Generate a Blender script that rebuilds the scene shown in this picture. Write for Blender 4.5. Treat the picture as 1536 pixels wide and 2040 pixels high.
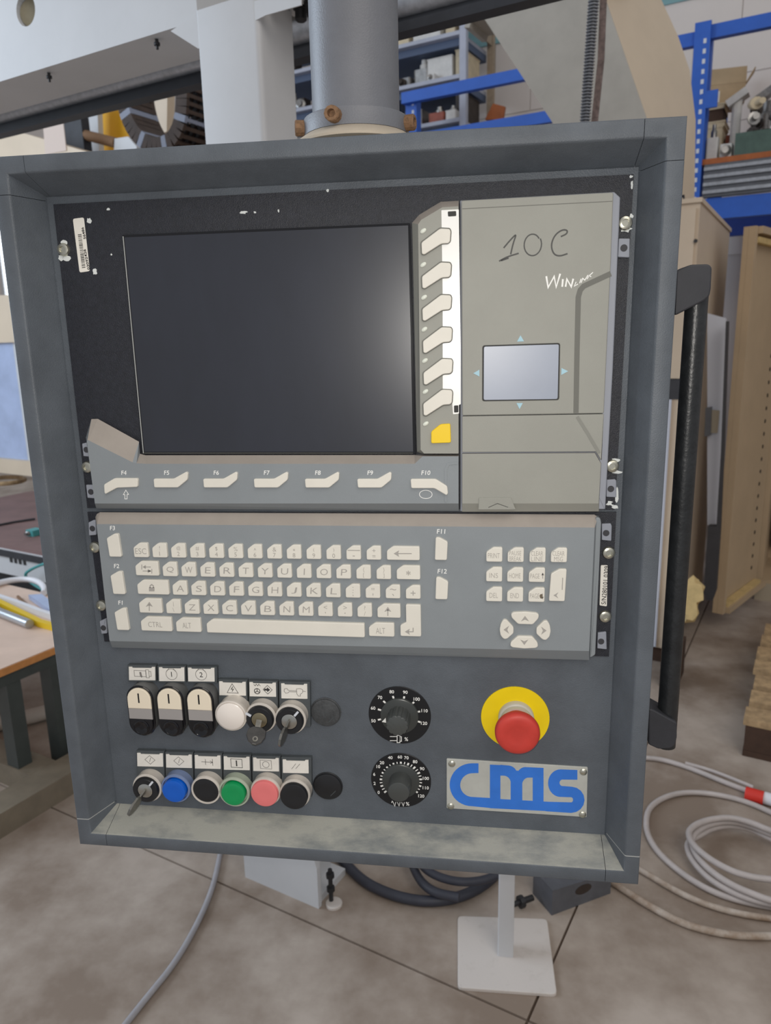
import bpy, bmesh, math, random
from mathutils import Vector, Matrix
random.seed(7)
scene = bpy.context.scene
COL = scene.collection
for o in list(bpy.data.objects):
    bpy.data.objects.remove(o)

# ------------------------------------------------------------------ camera
W, HH, Z0, FPX = 0.600, 0.7072, 0.915, 1481.07          # panel width, height, height above the floor
R1 = Vector((0.99109993, 0.0087872, -0.13282962))
R2 = Vector((-0.02163935, -0.97391272, -0.22588881))
R3 = Vector((-0.13134939, 0.22675273, -0.96505468))
CW = Vector((0.44398, -0.66997, Z0 + 0.53975))
cd = bpy.data.cameras.new('camera')
cam = bpy.data.objects.new('camera', cd)
COL.objects.link(cam)
rows = [Vector((R1[i], -R3[i], R2[i])) for i in range(3)]    # image right, image down, forward in the world
M = Matrix.Identity(4)
for i in range(3):
    M[i][0], M[i][1], M[i][2], M[i][3] = rows[0][i], -rows[1][i], -rows[2][i], CW[i]
cam.matrix_world = M
cd.sensor_fit = 'HORIZONTAL'
cd.sensor_width = 36.0
cd.lens = 36.0 * FPX / 1536.0
cd.clip_start, cd.clip_end = 0.02, 100
cd.dof.use_dof = True
cd.dof.focus_distance = 0.72
cd.dof.aperture_fstop = 14.0
scene.camera = cam

# ------------------------------------------------------------------ world, lights, exposure
wd = bpy.data.worlds.new('world')
scene.world = wd
wd.use_nodes = True
wd.node_tree.nodes['Background'].inputs[0].default_value = (0.93, 0.95, 1.0, 1)
wd.node_tree.nodes['Background'].inputs[1].default_value = 0.36
scene.view_settings.view_transform = 'Standard'
scene.view_settings.look = 'None'
scene.view_settings.exposure = 0.18
scene.view_settings.gamma = 1.0
scene.view_settings.use_curve_mapping = False


def lamp(name, kind, loc, aim, power, color, size=None, size_y=None):
    l = bpy.data.lights.new(name, kind)
    l.energy = power
    l.color = color
    if kind == 'AREA':
        l.shape = 'RECTANGLE'
        l.size, l.size_y = size, size_y or size
    elif size:
        l.shadow_soft_size = size
    o = bpy.data.objects.new(name, l)
    COL.objects.link(o)
    o.location = loc
    d = Vector(aim) - Vector(loc)
    o.rotation_euler = d.to_track_quat('-Z', 'Y').to_euler()
    return o


lamp('window_daylight', 'AREA', (-5.0, 1.0, 3.0), (0.3, 1.0, 1.2), 150, (0.72, 0.85, 1.0), 3.0, 2.6)
lamp('hall_skylight', 'AREA', (2.5, -3.5, 5.5), (0.8, 2.0, 1.0), 105, (1.0, 0.93, 0.84), 4.0, 4.0)
lamp('phone_flash', 'POINT', (CW.x - 0.012, CW.y, CW.z + 0.012), (0, 1, 1), 7.5, (1.0, 0.96, 0.9), 0.004)

# ------------------------------------------------------------------ frames of reference
E1 = Vector((0.9247, -0.3807, 0.0))      # along the hall's back wall (the panel hangs 22 degrees off it)
E2 = Vector((0.3807, 0.9247, 0.0))       # towards the back wall
UP = Vector((0, 0, 1))
OUT = Vector((0, -1, 0))
XR = Vector((1, 0, 0))


def H(a, b, z):
    return Vector((CW.x, CW.y, 0)) + E1 * a + E2 * b + UP * z


def ray(px, py):
    a, b = (px - 768) / FPX, (py - 1020) / FPX
    return rows[0] * a + rows[1] * b + rows[2]


def pan(px, py, w=0.0):                  # point of a plane parallel to the panel, w towards the viewer
    d = ray(px, py)
    return CW + d * ((-w - CW.y) / d.y)


def flr(px, py, z=0.0):
    d = ray(px, py)
    return CW + d * ((z - CW.z) / d.z)


def hq(px, py, q):                       # point of a plane parallel to the back wall, q away from the camera
    d = ray(px, py)
    return CW + d * (q / d.dot(E2))


def ha(px, py, a):                       # point of a plane square to the back wall
    d = ray(px, py)
    return CW + d * (a / d.dot(E1))


def pxm(px, py, w=0.0):
    return (pan(px + 5, py, w) - pan(px - 5, py, w)).length / 10


# ------------------------------------------------------------------ materials
MATS = {}


def mat(name, col, rough=0.5, metal=0.0, var=0.0, vscale=30.0, bump=0.0, bscale=300.0, col2=None,
        spec=0.5, coat=0.0, emit=0.0, alpha=1.0, trans=0.0, lo=0.35, hi=0.65, stretch=None):
    m = bpy.data.materials.new(name)
    m.use_nodes = True
    nt = m.node_tree
    b = nt.nodes['Principled BSDF']
    b.inputs['Base Color'].default_value = (*col, 1)
    b.inputs['Roughness'].default_value = rough
    b.inputs['Metallic'].default_value = metal
    b.inputs['Specular IOR Level'].default_value = spec
    b.inputs['Coat Weight'].default_value = coat
    b.inputs['Transmission Weight'].default_value = trans
    b.inputs['Alpha'].default_value = alpha
    if emit:
        b.inputs['Emission Color'].default_value = (*col, 1)
        b.inputs['Emission Strength'].default_value = emit
    if var or col2 or bump:
        geo = nt.nodes.new('ShaderNodeNewGeometry')
        mp = nt.nodes.new('ShaderNodeMapping')
        nt.links.new(geo.outputs['Position'], mp.inputs['Vector'])
        if stretch:
            mp.inputs['Scale'].default_value = stretch
    if var or col2:
        n = nt.nodes.new('ShaderNodeTexNoise')
        n.inputs['Scale'].default_value = vscale
        n.inputs['Detail'].default_value = 6
        n.inputs['Roughness'].default_value = 0.62
        nt.links.new(mp.outputs[0], n.inputs['Vector'])
        r = nt.nodes.new('ShaderNodeValToRGB')
        r.color_ramp.elements[0].position = lo
        r.color_ramp.elements[1].position = hi
        c2 = col2 or tuple(min(1, c * (1 + var)) for c in col)
        c1 = col if col2 else tuple(c * (1 - var) for c in col)
        r.color_ramp.elements[0].color = (*c1, 1)
        r.color_ramp.elements[1].color = (*c2, 1)
        nt.links.new(n.outputs['Fac'], r.inputs['Fac'])
        nt.links.new(r.outputs[0], b.inputs['Base Color'])
    if bump:
        n2 = nt.nodes.new('ShaderNodeTexNoise')
        n2.inputs['Scale'].default_value = bscale
        n2.inputs['Detail'].default_value = 3
        nt.links.new(mp.outputs[0], n2.inputs['Vector'])
        bp = nt.nodes.new('ShaderNodeBump')
        bp.inputs['Strength'].default_value = bump
        bp.inputs['Distance'].default_value = 0.001
        nt.links.new(n2.outputs['Fac'], bp.inputs['Height'])
        nt.links.new(bp.outputs[0], b.inputs['Normal'])
    MATS[name] = m
    return m


def srgb(r, g, b):
    f = lambda c: (c / 255 / 12.92) if c <= 10 else ((c / 255 + 0.055) / 1.055) ** 2.4
    return (f(r), f(g), f(b))


mat('slate', srgb(89, 95, 102), 0.48, 0, 0.13, 18, 0.35, 900)
mat('slate_dusty', srgb(96, 103, 108), 0.75, 0, 0, 12, 0.35, 900, srgb(160, 160, 152), lo=0.30, hi=0.56, stretch=(1, 2.2, 1))
mat('bare_seam', srgb(170, 172, 170), 0.6)
mat('black_plate', srgb(30, 31, 42), 0.30, 0, 0.15, 25, 0.05, 500, spec=0.45)
mat('black_grain', srgb(34, 36, 44), 0.42, 0, 0.2, 200, 0.5, 1400)
mat('screen_glass', srgb(30, 33, 44), 0.30, 0, 0.22, 9, 0, 0, spec=0.9, stretch=(1, 1, 0.4))
mat('cover_warm', srgb(152, 152, 144), 0.55, 0, 0.03, 20, 0.12, 1500)
mat('cover_cool', srgb(136, 142, 146), 0.55, 0, 0.03, 20, 0.12, 1500)
mat('cover_rim', srgb(150, 154, 164), 0.5)
mat('groove_soft', srgb(134, 134, 127), 0.6)
mat('cover_dusty', srgb(158, 150, 142), 0.75, 0, 0.04, 40)
mat('collar_grey', srgb(98, 99, 99), 0.6, 0, 0.1, 60)
mat('groove', srgb(112, 112, 106), 0.7)
mat('groove_dark', srgb(62, 62, 60), 0.8)
mat('key', srgb(226, 222, 211), 0.5, 0, 0.02, 40)
mat('key_text', srgb(168, 164, 158), 0.6)
mat('key_smudge', srgb(110, 100, 84), 0.8)
mat('white_print', srgb(246, 246, 242), 0.6)
mat('pencil', srgb(84, 84, 82), 0.7)
mat('pale_blue', srgb(168, 206, 220), 0.6)
mat('yellow_key', srgb(244, 206, 0), 0.45)
mat('label_strip', srgb(250, 250, 246), 0.25, 0.0)
mat('touchpad', srgb(150, 158, 174), 0.33, 0, 0.03, 20)
mat('led', srgb(224, 228, 216), 0.35)
mat('sticker', srgb(238, 234, 224), 0.5)
mat('print_black', srgb(22, 22, 24), 0.6)
mat('chip_white', srgb(222, 226, 224), 0.6)
mat('steel', srgb(190, 190, 184), 0.3, 1.0, 0.06, 80)
mat('screw_metal', srgb(196, 194, 180), 0.28, 0.9)
mat('chrome_matt', srgb(214, 207, 198), 0.38, 0.12, 0.04, 60)
mat('black_plastic', srgb(30, 31, 34), 0.38, 0, 0.1, 60)
mat('black_gloss', srgb(18, 18, 22), 0.15)
mat('holder', srgb(76, 81, 84), 0.5, 0, 0.08, 80)
mat('insert', srgb(232, 228, 220), 0.5, 0, 0.03, 90)
mat('icon', srgb(130, 126, 122), 0.6)
mat('icon_dark', srgb(52, 50, 50), 0.6)
mat('cap_cream', srgb(238, 226, 204), 0.4)
mat('cap_grey', srgb(158, 154, 152), 0.5)
mat('lens_white', srgb(238, 230, 222), 0.3, coat=0.3)
mat('blue_cap', srgb(0, 92, 200), 0.35, coat=0.2)
mat('blue_rim', srgb(120, 136, 172), 0.3)
mat('green_cap', srgb(0, 150, 84), 0.3, coat=0.3)
mat('green_rim', srgb(176, 186, 168), 0.3)
mat('pink_cap', srgb(232, 124, 124), 0.45)
mat('dial_black', srgb(20, 21, 24), 0.4)
mat('knob', srgb(70, 73, 72), 0.35, coat=0.2)
mat('knob_skirt', srgb(60, 63, 62), 0.3)
mat('estop_yellow', srgb(240, 210, 0), 0.5, 0, 0.04, 30)
mat('estop_red', srgb(196, 60, 50), 0.5, 0, 0.06, 60)
mat('estop_neck', srgb(190, 186, 172), 0.4)
mat('plate_alu', srgb(196, 198, 192), 0.4, 0.25, 0.05, 60)
mat('logo_blue', srgb(52, 120, 216), 0.45, 0, 0.06, 40)
mat('brass_wear', srgb(150, 140, 116), 0.4, 0.9)
mat('key_metal', srgb(132, 130, 124), 0.36, 0.9, 0.2, 120)
mat('key_head', srgb(62, 61, 60), 0.35, 0.2, 0.2, 120)
mat('handle_black', srgb(34, 36, 38), 0.35, 0, 0.3, 60, 0.3, 300)
mat('bracket_black', srgb(50, 51, 56), 0.55, 0, 0.1, 40, 0.1, 400)
mat('pole_grey', srgb(112, 114, 120), 0.42, 0, 0.08, 16, 0.25, 700)
mat('flange_dusty', srgb(190, 178, 160), 0.7, 0, 0.06, 30)
mat('rust', srgb(132, 102, 76), 0.75, 0.3, 0.25, 300, 0.5, 500)
# hall
mat('concrete', srgb(136, 120, 106), 0.62, 0, 0, 2.3, 0.25, 60, srgb(182, 169, 157), lo=0.38, hi=0.62)
mat('concrete_joint', srgb(92, 76, 64), 0.9)
mat('wall_paint', srgb(222, 214, 208), 0.8, 0, 0.02, 3)
mat('wall_joint', srgb(208, 200, 195), 0.9)
mat('teal_band', srgb(128, 168, 172), 0.7)
mat('machine_white', srgb(200, 201, 203), 0.5, 0, 0.03, 5)
mat('machine_cream', srgb(214, 196, 172), 0.5, 0, 0.03, 5)
mat('machine_grey', srgb(170, 166, 158), 0.55, 0, 0.06, 8)
mat('hole_shade', srgb(150, 142, 120), 0.7, 0, 0.1, 30)
mat('galvanised', srgb(168, 172, 180), 0.4, 0.35, 0.14, 60)
mat('rail_black', srgb(44, 46, 52), 0.5, 0, 0.15, 20)
mat('bolt_dark', srgb(54, 54, 56), 0.45, 0.5)
mat('rack_blue', srgb(44, 98, 196), 0.5, 0, 0.06, 10)
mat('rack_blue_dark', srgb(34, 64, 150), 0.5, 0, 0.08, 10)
mat('slot_white', srgb(214, 218, 226), 0.6)
mat('shelf_grey', srgb(176, 180, 194), 0.5, 0, 0.05, 10)
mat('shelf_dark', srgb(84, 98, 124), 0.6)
mat('upright_tan', srgb(160, 144, 124), 0.7, 0, 0.1, 30)
mat('cardboard', srgb(190, 164, 128), 0.8, 0, 0.06, 14)
mat('wood_orange', srgb(164, 92, 48), 0.7, 0, 0.12, 20)
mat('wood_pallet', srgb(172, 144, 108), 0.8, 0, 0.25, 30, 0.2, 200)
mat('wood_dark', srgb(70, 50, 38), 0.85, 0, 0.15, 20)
mat('bench_top', srgb(216, 190, 172), 0.55, 0, 0.06, 8)
mat('bench_edge', srgb(196, 134, 76), 0.7, 0, 0.1, 30)
mat('tube_dark', srgb(62, 68, 66), 0.5, 0, 0.1, 20)
mat('frame_grey', srgb(126, 116, 100), 0.6, 0, 0.12, 12)
mat('spoil_board', srgb(122, 96, 92), 0.7, 0, 0.12, 6)
mat('parts_steel', srgb(150, 148, 146), 0.35, 0.8, 0.25, 25)
mat('parts_dark', srgb(62, 54, 50), 0.6, 0.2, 0.3, 25)
mat('parts_white', srgb(214, 212, 208), 0.5, 0, 0.08, 20)
mat('parts_red', srgb(150, 82, 66), 0.6, 0, 0.15, 20)
mat('parts_green', srgb(74, 96, 88), 0.6, 0, 0.15, 20)
mat('parts_cream', srgb(206, 190, 160), 0.6, 0, 0.1, 20)
mat('chain_dark', srgb(72, 58, 50), 0.65, 0, 0.2, 20)
mat('chain_link_grey', srgb(140, 148, 168), 0.5)
mat('robot_yellow', srgb(226, 168, 0), 0.5, 0, 0.05, 6)
mat('cabinet_cream', srgb(206, 188, 166), 0.55, 0, 0.03, 5)
mat('cabinet_tan', srgb(186, 163, 133), 0.55, 0, 0.04, 8)
mat('cabinet_plinth', srgb(178, 166, 146), 0.6)
mat('cabinet_dark', srgb(54, 44, 38), 0.7, 0, 0.2, 10)
mat('door_white', srgb(204, 208, 220), 0.5)
mat('foam_yellow', srgb(212, 186, 132), 0.85, 0, 0.12, 25)
mat('rubber_dark', srgb(58, 58, 62), 0.6, 0, 0.1, 20)
mat('hose_white', srgb(186, 177, 173), 0.45, 0, 0.10, 14)
mat('hose_brown', srgb(150, 128, 108), 0.6, 0, 0, 22, 0, 0, srgb(190, 178, 166))
mat('hose_dark', srgb(58, 60, 70), 0.5, 0, 0.1, 20)
mat('hose_grey', srgb(164, 162, 166), 0.5, 0, 0.08, 20)
mat('plug_red', srgb(214, 54, 42), 0.45)
mat('plug_white', srgb(226, 226, 230), 0.4)
mat('stand_white', srgb(208, 200, 193), 0.6, 0, 0, 26, 0.3, 200, srgb(196, 188, 180), lo=0.55, hi=0.75)
mat('iron_grey', srgb(96, 98, 104), 0.5, 0.2, 0.12, 20)
mat('yellow_tool', srgb(226, 190, 20), 0.45)
mat('zinc_tube', srgb(176, 180, 184), 0.3, 0.8)
mat('teal_cable', srgb(70, 150, 150), 0.5)
mat('corrugated', srgb(196, 188, 178), 0.6)
mat('sky_glow', (0.86, 0.93, 1.0), 0.5, emit=3.0)
mat('acrylic', srgb(170, 184, 214), 0.25, 0, 0.1, 5)
mat('rust_bar', srgb(128, 112, 108), 0.7, 0.2, 0.35, 60)
mat('plug_scuffed', srgb(66, 68, 70), 0.6, 0, 0.25, 90, 0.5, 400)
mat('paper_note', srgb(214, 196, 184), 0.7)
mat('purple_print', srgb(120, 104, 160), 0.7)
mat('blue_sheet', srgb(96, 148, 190), 0.6)

# ------------------------------------------------------------------ object helpers
WL = {}


def prop(o, label=None, cat=None, group=None, kind=None):
    if label: o['label'] = label
    if cat: o['category'] = cat
    if group: o['group'] = group
    if kind: o['kind'] = kind
    return o


def link(name, data, wloc, parent):
    o = bpy.data.objects.new(name, data)
    COL.objects.link(o)
    wloc = Vector(wloc)
    if parent:
        o.parent = parent
        o.location = wloc - WL[parent.name]
    else:
        o.location = wloc
    WL[o.name] = wloc
    return o


def empty(name, loc, label, cat, group=None):
    o = link(name, None, loc, None)
    o.empty_display_size = 0.05
    return prop(o, label, cat, group)


class MB:
    def __init__(s):
        s.v, s.f, s.m = [], [], []

    def add(s, vs, fs, mi=0):
        n = len(s.v)
        s.v += [Vector(p) for p in vs]
        s.f += [tuple(i + n for i in f) for f in fs]
        s.m += [mi] * len(fs)

    def box(s, c, ax, mi=0):             # centre and three half-axes
        c = Vector(c)
        a, b, d = [Vector(x) for x in ax]
        vs = [c + a * i + b * j + d * k for i in (-1, 1) for j in (-1, 1) for k in (-1, 1)]
        s.add(vs, [(0, 1, 3, 2), (4, 6, 7, 5), (0, 4, 5, 1), (2, 3, 7, 6), (0, 2, 6, 4), (1, 5, 7, 3)], mi)

    def hbox(s, a0, a1, b0, b1, z0, z1, mi=0):    # box square to the hall
        s.box(H((a0 + a1) / 2, (b0 + b1) / 2, (z0 + z1) / 2),
              (E1 * (a1 - a0) / 2, E2 * (b1 - b0) / 2, UP * (z1 - z0) / 2), mi)

    def loft(s, rings, caps=True, mi=0, closed=True):
        n = len(rings[0])
        fs = []
        for k in range(len(rings) - 1):
            for i in range(n if closed else n - 1):
                j = (i + 1) % n
                fs.append((k * n + i, k * n + j, (k + 1) * n + j, (k + 1) * n + i))
        if caps:
            fs.append(tuple(range(n))[::-1])
            fs.append(tuple((len(rings) - 1) * n + i for i in range(n)))
        s.add([p for r in rings for p in r], fs, mi)

    def prism(s, poly, ext, mi=0):
        e = Vector(ext)
        s.loft([[Vector(p) for p in poly], [Vector(p) + e for p in poly]], True, mi)

    def lathe(s, c, axis, prof, n=32, mi=0, squash=None):
        axis = Vector(axis).normalized()
        x = axis.orthogonal().normalized()
        if abs(axis.y) > .9: x = Vector((1, 0, 0))
        y = axis.cross(x)
        c = Vector(c)
        s.loft([[c + axis * h + (x * math.cos(2 * math.pi * i / n) + y * math.sin(2 * math.pi * i / n)) * max(r, 1e-5)
                 for i in range(n)] for r, h in prof], True, mi)

    def tube(s, pts, r, n=10, mi=0):
        pts = [Vector(p) for p in pts]
        rings, ref = [], None
        for i, p in enumerate(pts):
            t = (pts[min(i + 1, len(pts) - 1)] - pts[max(i - 1, 0)]).normalized()
            if ref is None:
                ref = t.orthogonal().normalized()
            x = (ref - t * ref.dot(t)).normalized()
            ref = x
            y = t.cross(x)
            rr = r(i / (len(pts) - 1)) if callable(r) else r
            rings.append([p + (x * math.cos(2 * math.pi * k / n) + y * math.sin(2 * math.pi * k / n)) * rr for k in range(n)])
        s.loft(rings, True, mi)

    def ribbon(s, pts, wdt, nrm, th=0.0002, mi=0, closed=False):
        pts = [Vector(p) for p in pts]
        nrm = Vector(nrm).normalized()
        L, Rr = [], []
        n = len(pts)
        for i, p in enumerate(pts):
            a = pts[i - 1] if (i > 0 or closed) else p
            b = pts[(i + 1) % n] if (i < n - 1 or closed) else p
            d1 = (p - a).normalized() if (p - a).length > 1e-9 else (b - p).normalized()
            d2 = (b - p).normalized() if (b - p).length > 1e-9 else d1
            n1, n2 = nrm.cross(d1), nrm.cross(d2)
            m = (n1 + n2)
            m = m.normalized() if m.length > 1e-6 else n1
            k = 1 / max(0.5, m.dot(n1))
            L.append(p + m * wdt / 2 * k)
            Rr.append(p - m * wdt / 2 * k)
        e = nrm * th
        rings = [[l, r_, r_ + e, l + e] for l, r_ in zip(L, Rr)]
        if closed:
            rings.append(rings[0])
        s.loft(rings, not closed, mi)

    def build(s, name, m, parent=None, smooth=False, kind=None, origin=None):
        lo = [min(p[i] for p in s.v) for i in range(3)]
        hi = [max(p[i] for p in s.v) for i in range(3)]
        c = Vector([(lo[i] + hi[i]) / 2 for i in range(3)])
        if not parent:
            c.z = lo[2]
        if origin is not None:
            c = Vector(origin)
        me = bpy.data.meshes.new(name)
        me.from_pydata([p - c for p in s.v], [], s.f)
        ms = m if isinstance(m, (list, tuple)) else [m]
        for x in ms:
            me.materials.append(MATS[x])
        me.polygons.foreach_set('material_index', s.m)
        bm = bmesh.new()
        bm.from_mesh(me)
        bmesh.ops.recalc_face_normals(bm, faces=bm.faces)
        bm.to_mesh(me)
        bm.free()
        if smooth:
            me.polygons.foreach_set('use_smooth', [True] * len(me.polygons))
            me.set_sharp_from_angle(angle=math.radians(38))
        o = link(name, me, c, parent)
        if kind:
            o['kind'] = kind
        return o


def fillet(poly, rad, n=3):
    out = []
    N = len(poly)
    rad = rad if isinstance(rad, (list, tuple)) else [rad] * N
    for i, p in enumerate(poly):
        p = Vector(p)
        a, b = Vector(poly[i - 1]), Vector(poly[(i + 1) % N])
        da, db = a - p, b - p
        r = min(rad[i], da.length * .45, db.length * .45)
        if r <= 0:
            out.append(p)
            continue
        s, e = p + da.normalized() * r, p + db.normalized() * r
        for k in range(n + 1):
            t = k / n
            out.append((s * (1 - t) ** 2 + p * 2 * t * (1 - t) + e * t * t))
    return out


def inset(poly, d, nrm):
    """move the outline inwards by d in its plane"""
    nrm = Vector(nrm)
    N = len(poly)
    area = Vector((0, 0, 0))
    for i in range(N):
        area += poly[i].cross(poly[(i + 1) % N])
    sg = 1 if area.dot(nrm) > 0 else -1
    out = []
    for i, p in enumerate(poly):
        d1 = (p - poly[i - 1])
        d2 = (poly[(i + 1) % N] - p)
        if d1.length < 1e-9 or d2.length < 1e-9:
            out.append(p.copy())
            continue
        n1 = nrm.cross(d1.normalized()) * sg
        n2 = nrm.cross(d2.normalized()) * sg
        m = (n1 + n2).normalized()
        out.append(p + m * d / max(.4, m.dot(n1)))
    return out


def raised(mb, poly, depth, ch=0.0, mi=0, nrm=OUT):
    """poly lies in the front plane; the body runs back by depth, front edge chamfered by ch"""
    nrm = Vector(nrm)
    back = [p - nrm * depth for p in poly]
    if ch:
        mb.loft([back, [p - nrm * ch for p in poly], [p - nrm * ch * .3 for p in inset(poly, ch * .3, nrm)],
                 inset(poly, ch, nrm)], True, mi)
    else:
        mb.loft([back, poly], True, mi)


def plate(name, pts_px, w_front, depth, m, parent, rad=0.0, ch=0.0, n=3, smooth=False):
    poly = [pan(x, y, w_front) for x, y in pts_px]
    if rad:
        poly = fillet(poly, rad, n)
    mb = MB()
    raised(mb, poly, depth, ch)
    return mb.build(name, m, parent, smooth)


TXT = {}


def text_mesh(s, shear=0.0, bold=0.0):
    k = (s, shear, bold)
    if k not in TXT:
        c = bpy.data.curves.new('lettering', 'FONT')
        c.body = s
        c.size = 1.0
        c.align_x, c.align_y = 'CENTER', 'CENTER'
        c.shear = shear
        c.offset = bold
        c.resolution_u = 3
        c.extrude = 0.01
        c.space_line = 0.78
        o = bpy.data.objects.new('lettering', c)
        me = bpy.data.meshes.new_from_object(o)
        bpy.data.objects.remove(o)
        vs = [v.co.copy() for v in me.vertices]
        cx = (min(v.x for v in vs) + max(v.x for v in vs)) / 2
        cy = (min(v.y for v in vs) + max(v.y for v in vs)) / 2
        for v in me.vertices:
            v.co.x -= cx
            v.co.y -= cy
        TXT[k] = (me, max(v.x for v in vs) - min(v.x for v in vs), max(v.y for v in vs) - min(v.y for v in vs))
    return TXT[k]


def text(name, s, pos, height, m, parent, roll=0.0, shear=0.0, bold=0.0, width=None):
    """flat lettering on a plane that faces the viewer; height is that of its bounding box"""
    me, w, h = text_mesh(s, shear, bold)
    key = (s, shear, bold, m)
    if key not in TXT:
        me2 = me.copy()
        me2.materials.clear()
        me2.materials.append(MATS[m])
        TXT[key] = me2
    o = link(name, TXT[key], pos, parent)
    sx = (width / w) if width else height / h
    o.rotation_euler = (math.pi / 2, -roll, 0)
    o.scale = (sx, height / h, 0.012)
    return o


def chaikin(pts, it=3):
    pts = [Vector(p) for p in pts]
    for _ in range(it):
        q = [pts[0]]
        for a, b in zip(pts, pts[1:]):
            q += [a * .75 + b * .25, a * .25 + b * .75]
        q.append(pts[-1])
        pts = q
    return pts


def arc(c, r, a0, a1, n=12, rz=None):
    rz = rz or r
    return [Vector(c) + XR * r * math.cos(math.radians(a0 + (a1 - a0) * i / n)) + UP * rz * math.sin(math.radians(a0 + (a1 - a0) * i / n))
            for i in range(n + 1)]


# ================================================================== SETTING: floor, walls, window
fl = MB()
fl.hbox(-9.5, 7, -1.6, 6.3, -0.06, -0.006)
FLOOR = fl.build('floor', 'concrete_joint', None, kind='structure')
G = 0.003
av = [-9.5, -6.42, -3.42, -0.422, 2.58, 7]
bv = [-1.6, 1.292, 4.1, 6.2]
for i in range(len(av) - 1):
    for j in range(len(bv) - 1):
        s = MB()
        s.hbox(av[i] + G, av[i + 1] - G, bv[j] + G, bv[j + 1] - G, -0.006, 0.0)
        s.build('floor_slab', 'concrete', FLOOR)

QW = 6.2
wl = MB()
for a0, a1, z0, z1 in ((-9.5, -9.3, 0, 5.2), (-9.3, -7.0, 0, 1.9), (-9.3, -7.0, 3.2, 5.2), (-7.0, 7, 0, 5.2)):
    wl.hbox(a0, a1, QW + 0.01, QW + 0.2, z0, z1)
WALL = wl.build('wall_back', 'wall_joint', None, kind='structure')
blk = None
BW, BH = 0.60, 0.30
for r in range(10):
    for c in range(9):
        z = 2.0 + r * BH
        a = -3.4 + c * BW + (BW / 2 if r % 2 else 0)
        if blk is None:
            s = MB()
            s.hbox(a + .003, a + BW - .003, QW, QW + .0101, z + .003, z + BH - .003)
            blk = s.build('wall_block', 'wall_paint', WALL)
            base = (a, z)
        else:
            o = blk.copy()
            COL.objects.link(o)
            o.parent = WALL
            o.location = blk.location + E1 * (a - base[0]) + UP * (z - base[1])
s = MB()
s.hbox(-3.6, 3.0, QW - .012, QW - .002, 3.73, 4.4)
prop(s.build('trim_1', 'teal_band', None), kind='structure')
# side wall with window on the left, seen past the panel's edge
s = MB()
for a0, a1, z0, z1 in ((-9.3, -7.0, 1.9, 1.96), (-9.3, -7.0, 3.14, 3.2), (-9.3, -9.24, 1.96, 3.14), (-7.06, -7.0, 1.96, 3.14), (-8.18, -8.12, 1.96, 3.14)):
    s.hbox(a0, a1, QW + 0.02, QW + 0.1, z0, z1)
WIN = prop(s.build('window_1', 'machine_white', None), kind='structure')
for a0, a1 in ((-9.24, -8.18), (-8.12, -7.06)):
    s = MB()
    s.hbox(a0, a1, QW + .05, QW + .06, 1.96, 3.14)
    s.build('pane', 'sky_glow', WIN)

# ================================================================== CONTROL PANEL ENCLOSURE
WB = -0.036                                # recessed floor of the panel
def P(u, v, w): return Vector((u, -w, Z0 + v))
CP = empty('operator_console', P(W / 2, 0, -.07), 'large slate grey machine console on a round pole, with push buttons and red stop button', 'control panel')
S0, S1 = 0.0145, 0.029
PROF = [(0.0, -.128), (0.0, -.0012), (.0004, -.0004), (.0012, 0), (S0 - .0014, 0), (S0, -.0006), (S0 + .0009, -.0022), (S1 - .0016, -.0335), (S1, WB), (S1, WB - .0025), (.004, WB - .0025), (.004, -.128)]
def fr(k, s, t, w):
    """frame side k (0 bottom, 1 right, 2 top, 3 left): inset s from the outer edge, t along it"""
    return (P(t, s, w), P(W - s, t, w), P(W - t, HH - s, w), P(s, HH - t, w))[k]
SEAM, GAP = 0.0325, 0.00025
LEN = (W, HH, W, HH)
for k in range(4):
    mb = MB()
    n = len(PROF)
    for t0, t1 in ((SEAM + GAP, LEN[k] - SEAM - GAP),):
        mb.loft([[fr(k, s, t0, w) for s, w in PROF], [fr(k, s, t1, w) for s, w in PROF]])
    if k == 0:                              # settled dust on the ledge
        mb.m = [1 if i in range(5, 8) else 0 for i in range(len(mb.m))]
    mb.build('frame_rail', ['slate', 'slate_dusty'], CP, True)
for k in range(4):                          # corner between side k and side k+1
    mb = MB()
    r0 = [fr(k, s, LEN[k] - SEAM + GAP, w) for s, w in PROF]
    r1 = [fr(k, s, LEN[k] - s, w) for s, w in PROF]
    r2 = [fr((k + 1) % 4, s, SEAM - GAP, w) for s, w in PROF]
    mb.loft([r0, r1, r2])
    nn = len(PROF)
    if k == 0:
        mb.m = [1 if i in range(5, 8) else 0 for i in range(len(mb.m))]
    if k == 3:
        mb.m = [1 if nn + 5 <= i < nn + 8 else 0 for i in range(len(mb.m))]
    mb.build('frame_corner', ['slate', 'slate_dusty'], CP, True)
mb = MB()
mb.box(P(W / 2, HH / 2, WB - .0015), (XR * (W / 2 - S1 + .002), UP * (HH / 2 - S1 + .002), OUT * .0015))
mb.build('back_panel', 'slate', CP)
mb = MB()
mb.box(P(W / 2, HH / 2, -.126), (XR * (W / 2 - .0045), UP * (HH / 2 - .0045), OUT * .002))
mb.build('rear_cover', 'slate', CP)
# bare bright seams at the two lower corners
for k, t in ((3, HH - SEAM), (1, SEAM)):
    mb = MB()
    ii = [(s_, w_ + .00012) for s_, w_ in PROF[2:8]]
    mb.loft([[fr(k, s_ + .0001, t - .0005, w_ - .0002) for s_, w_ in ii] + [fr(k, s_, t - .0005, w_) for s_, w_ in ii[::-1]],
             [fr(k, s_ + .0001, t + .0005, w_ - .0002) for s_, w_ in ii] + [fr(k, s_, t + .0005, w_) for s_, w_ in ii[::-1]]])
    mb.build('worn_seam', 'bare_seam', CP)

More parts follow.
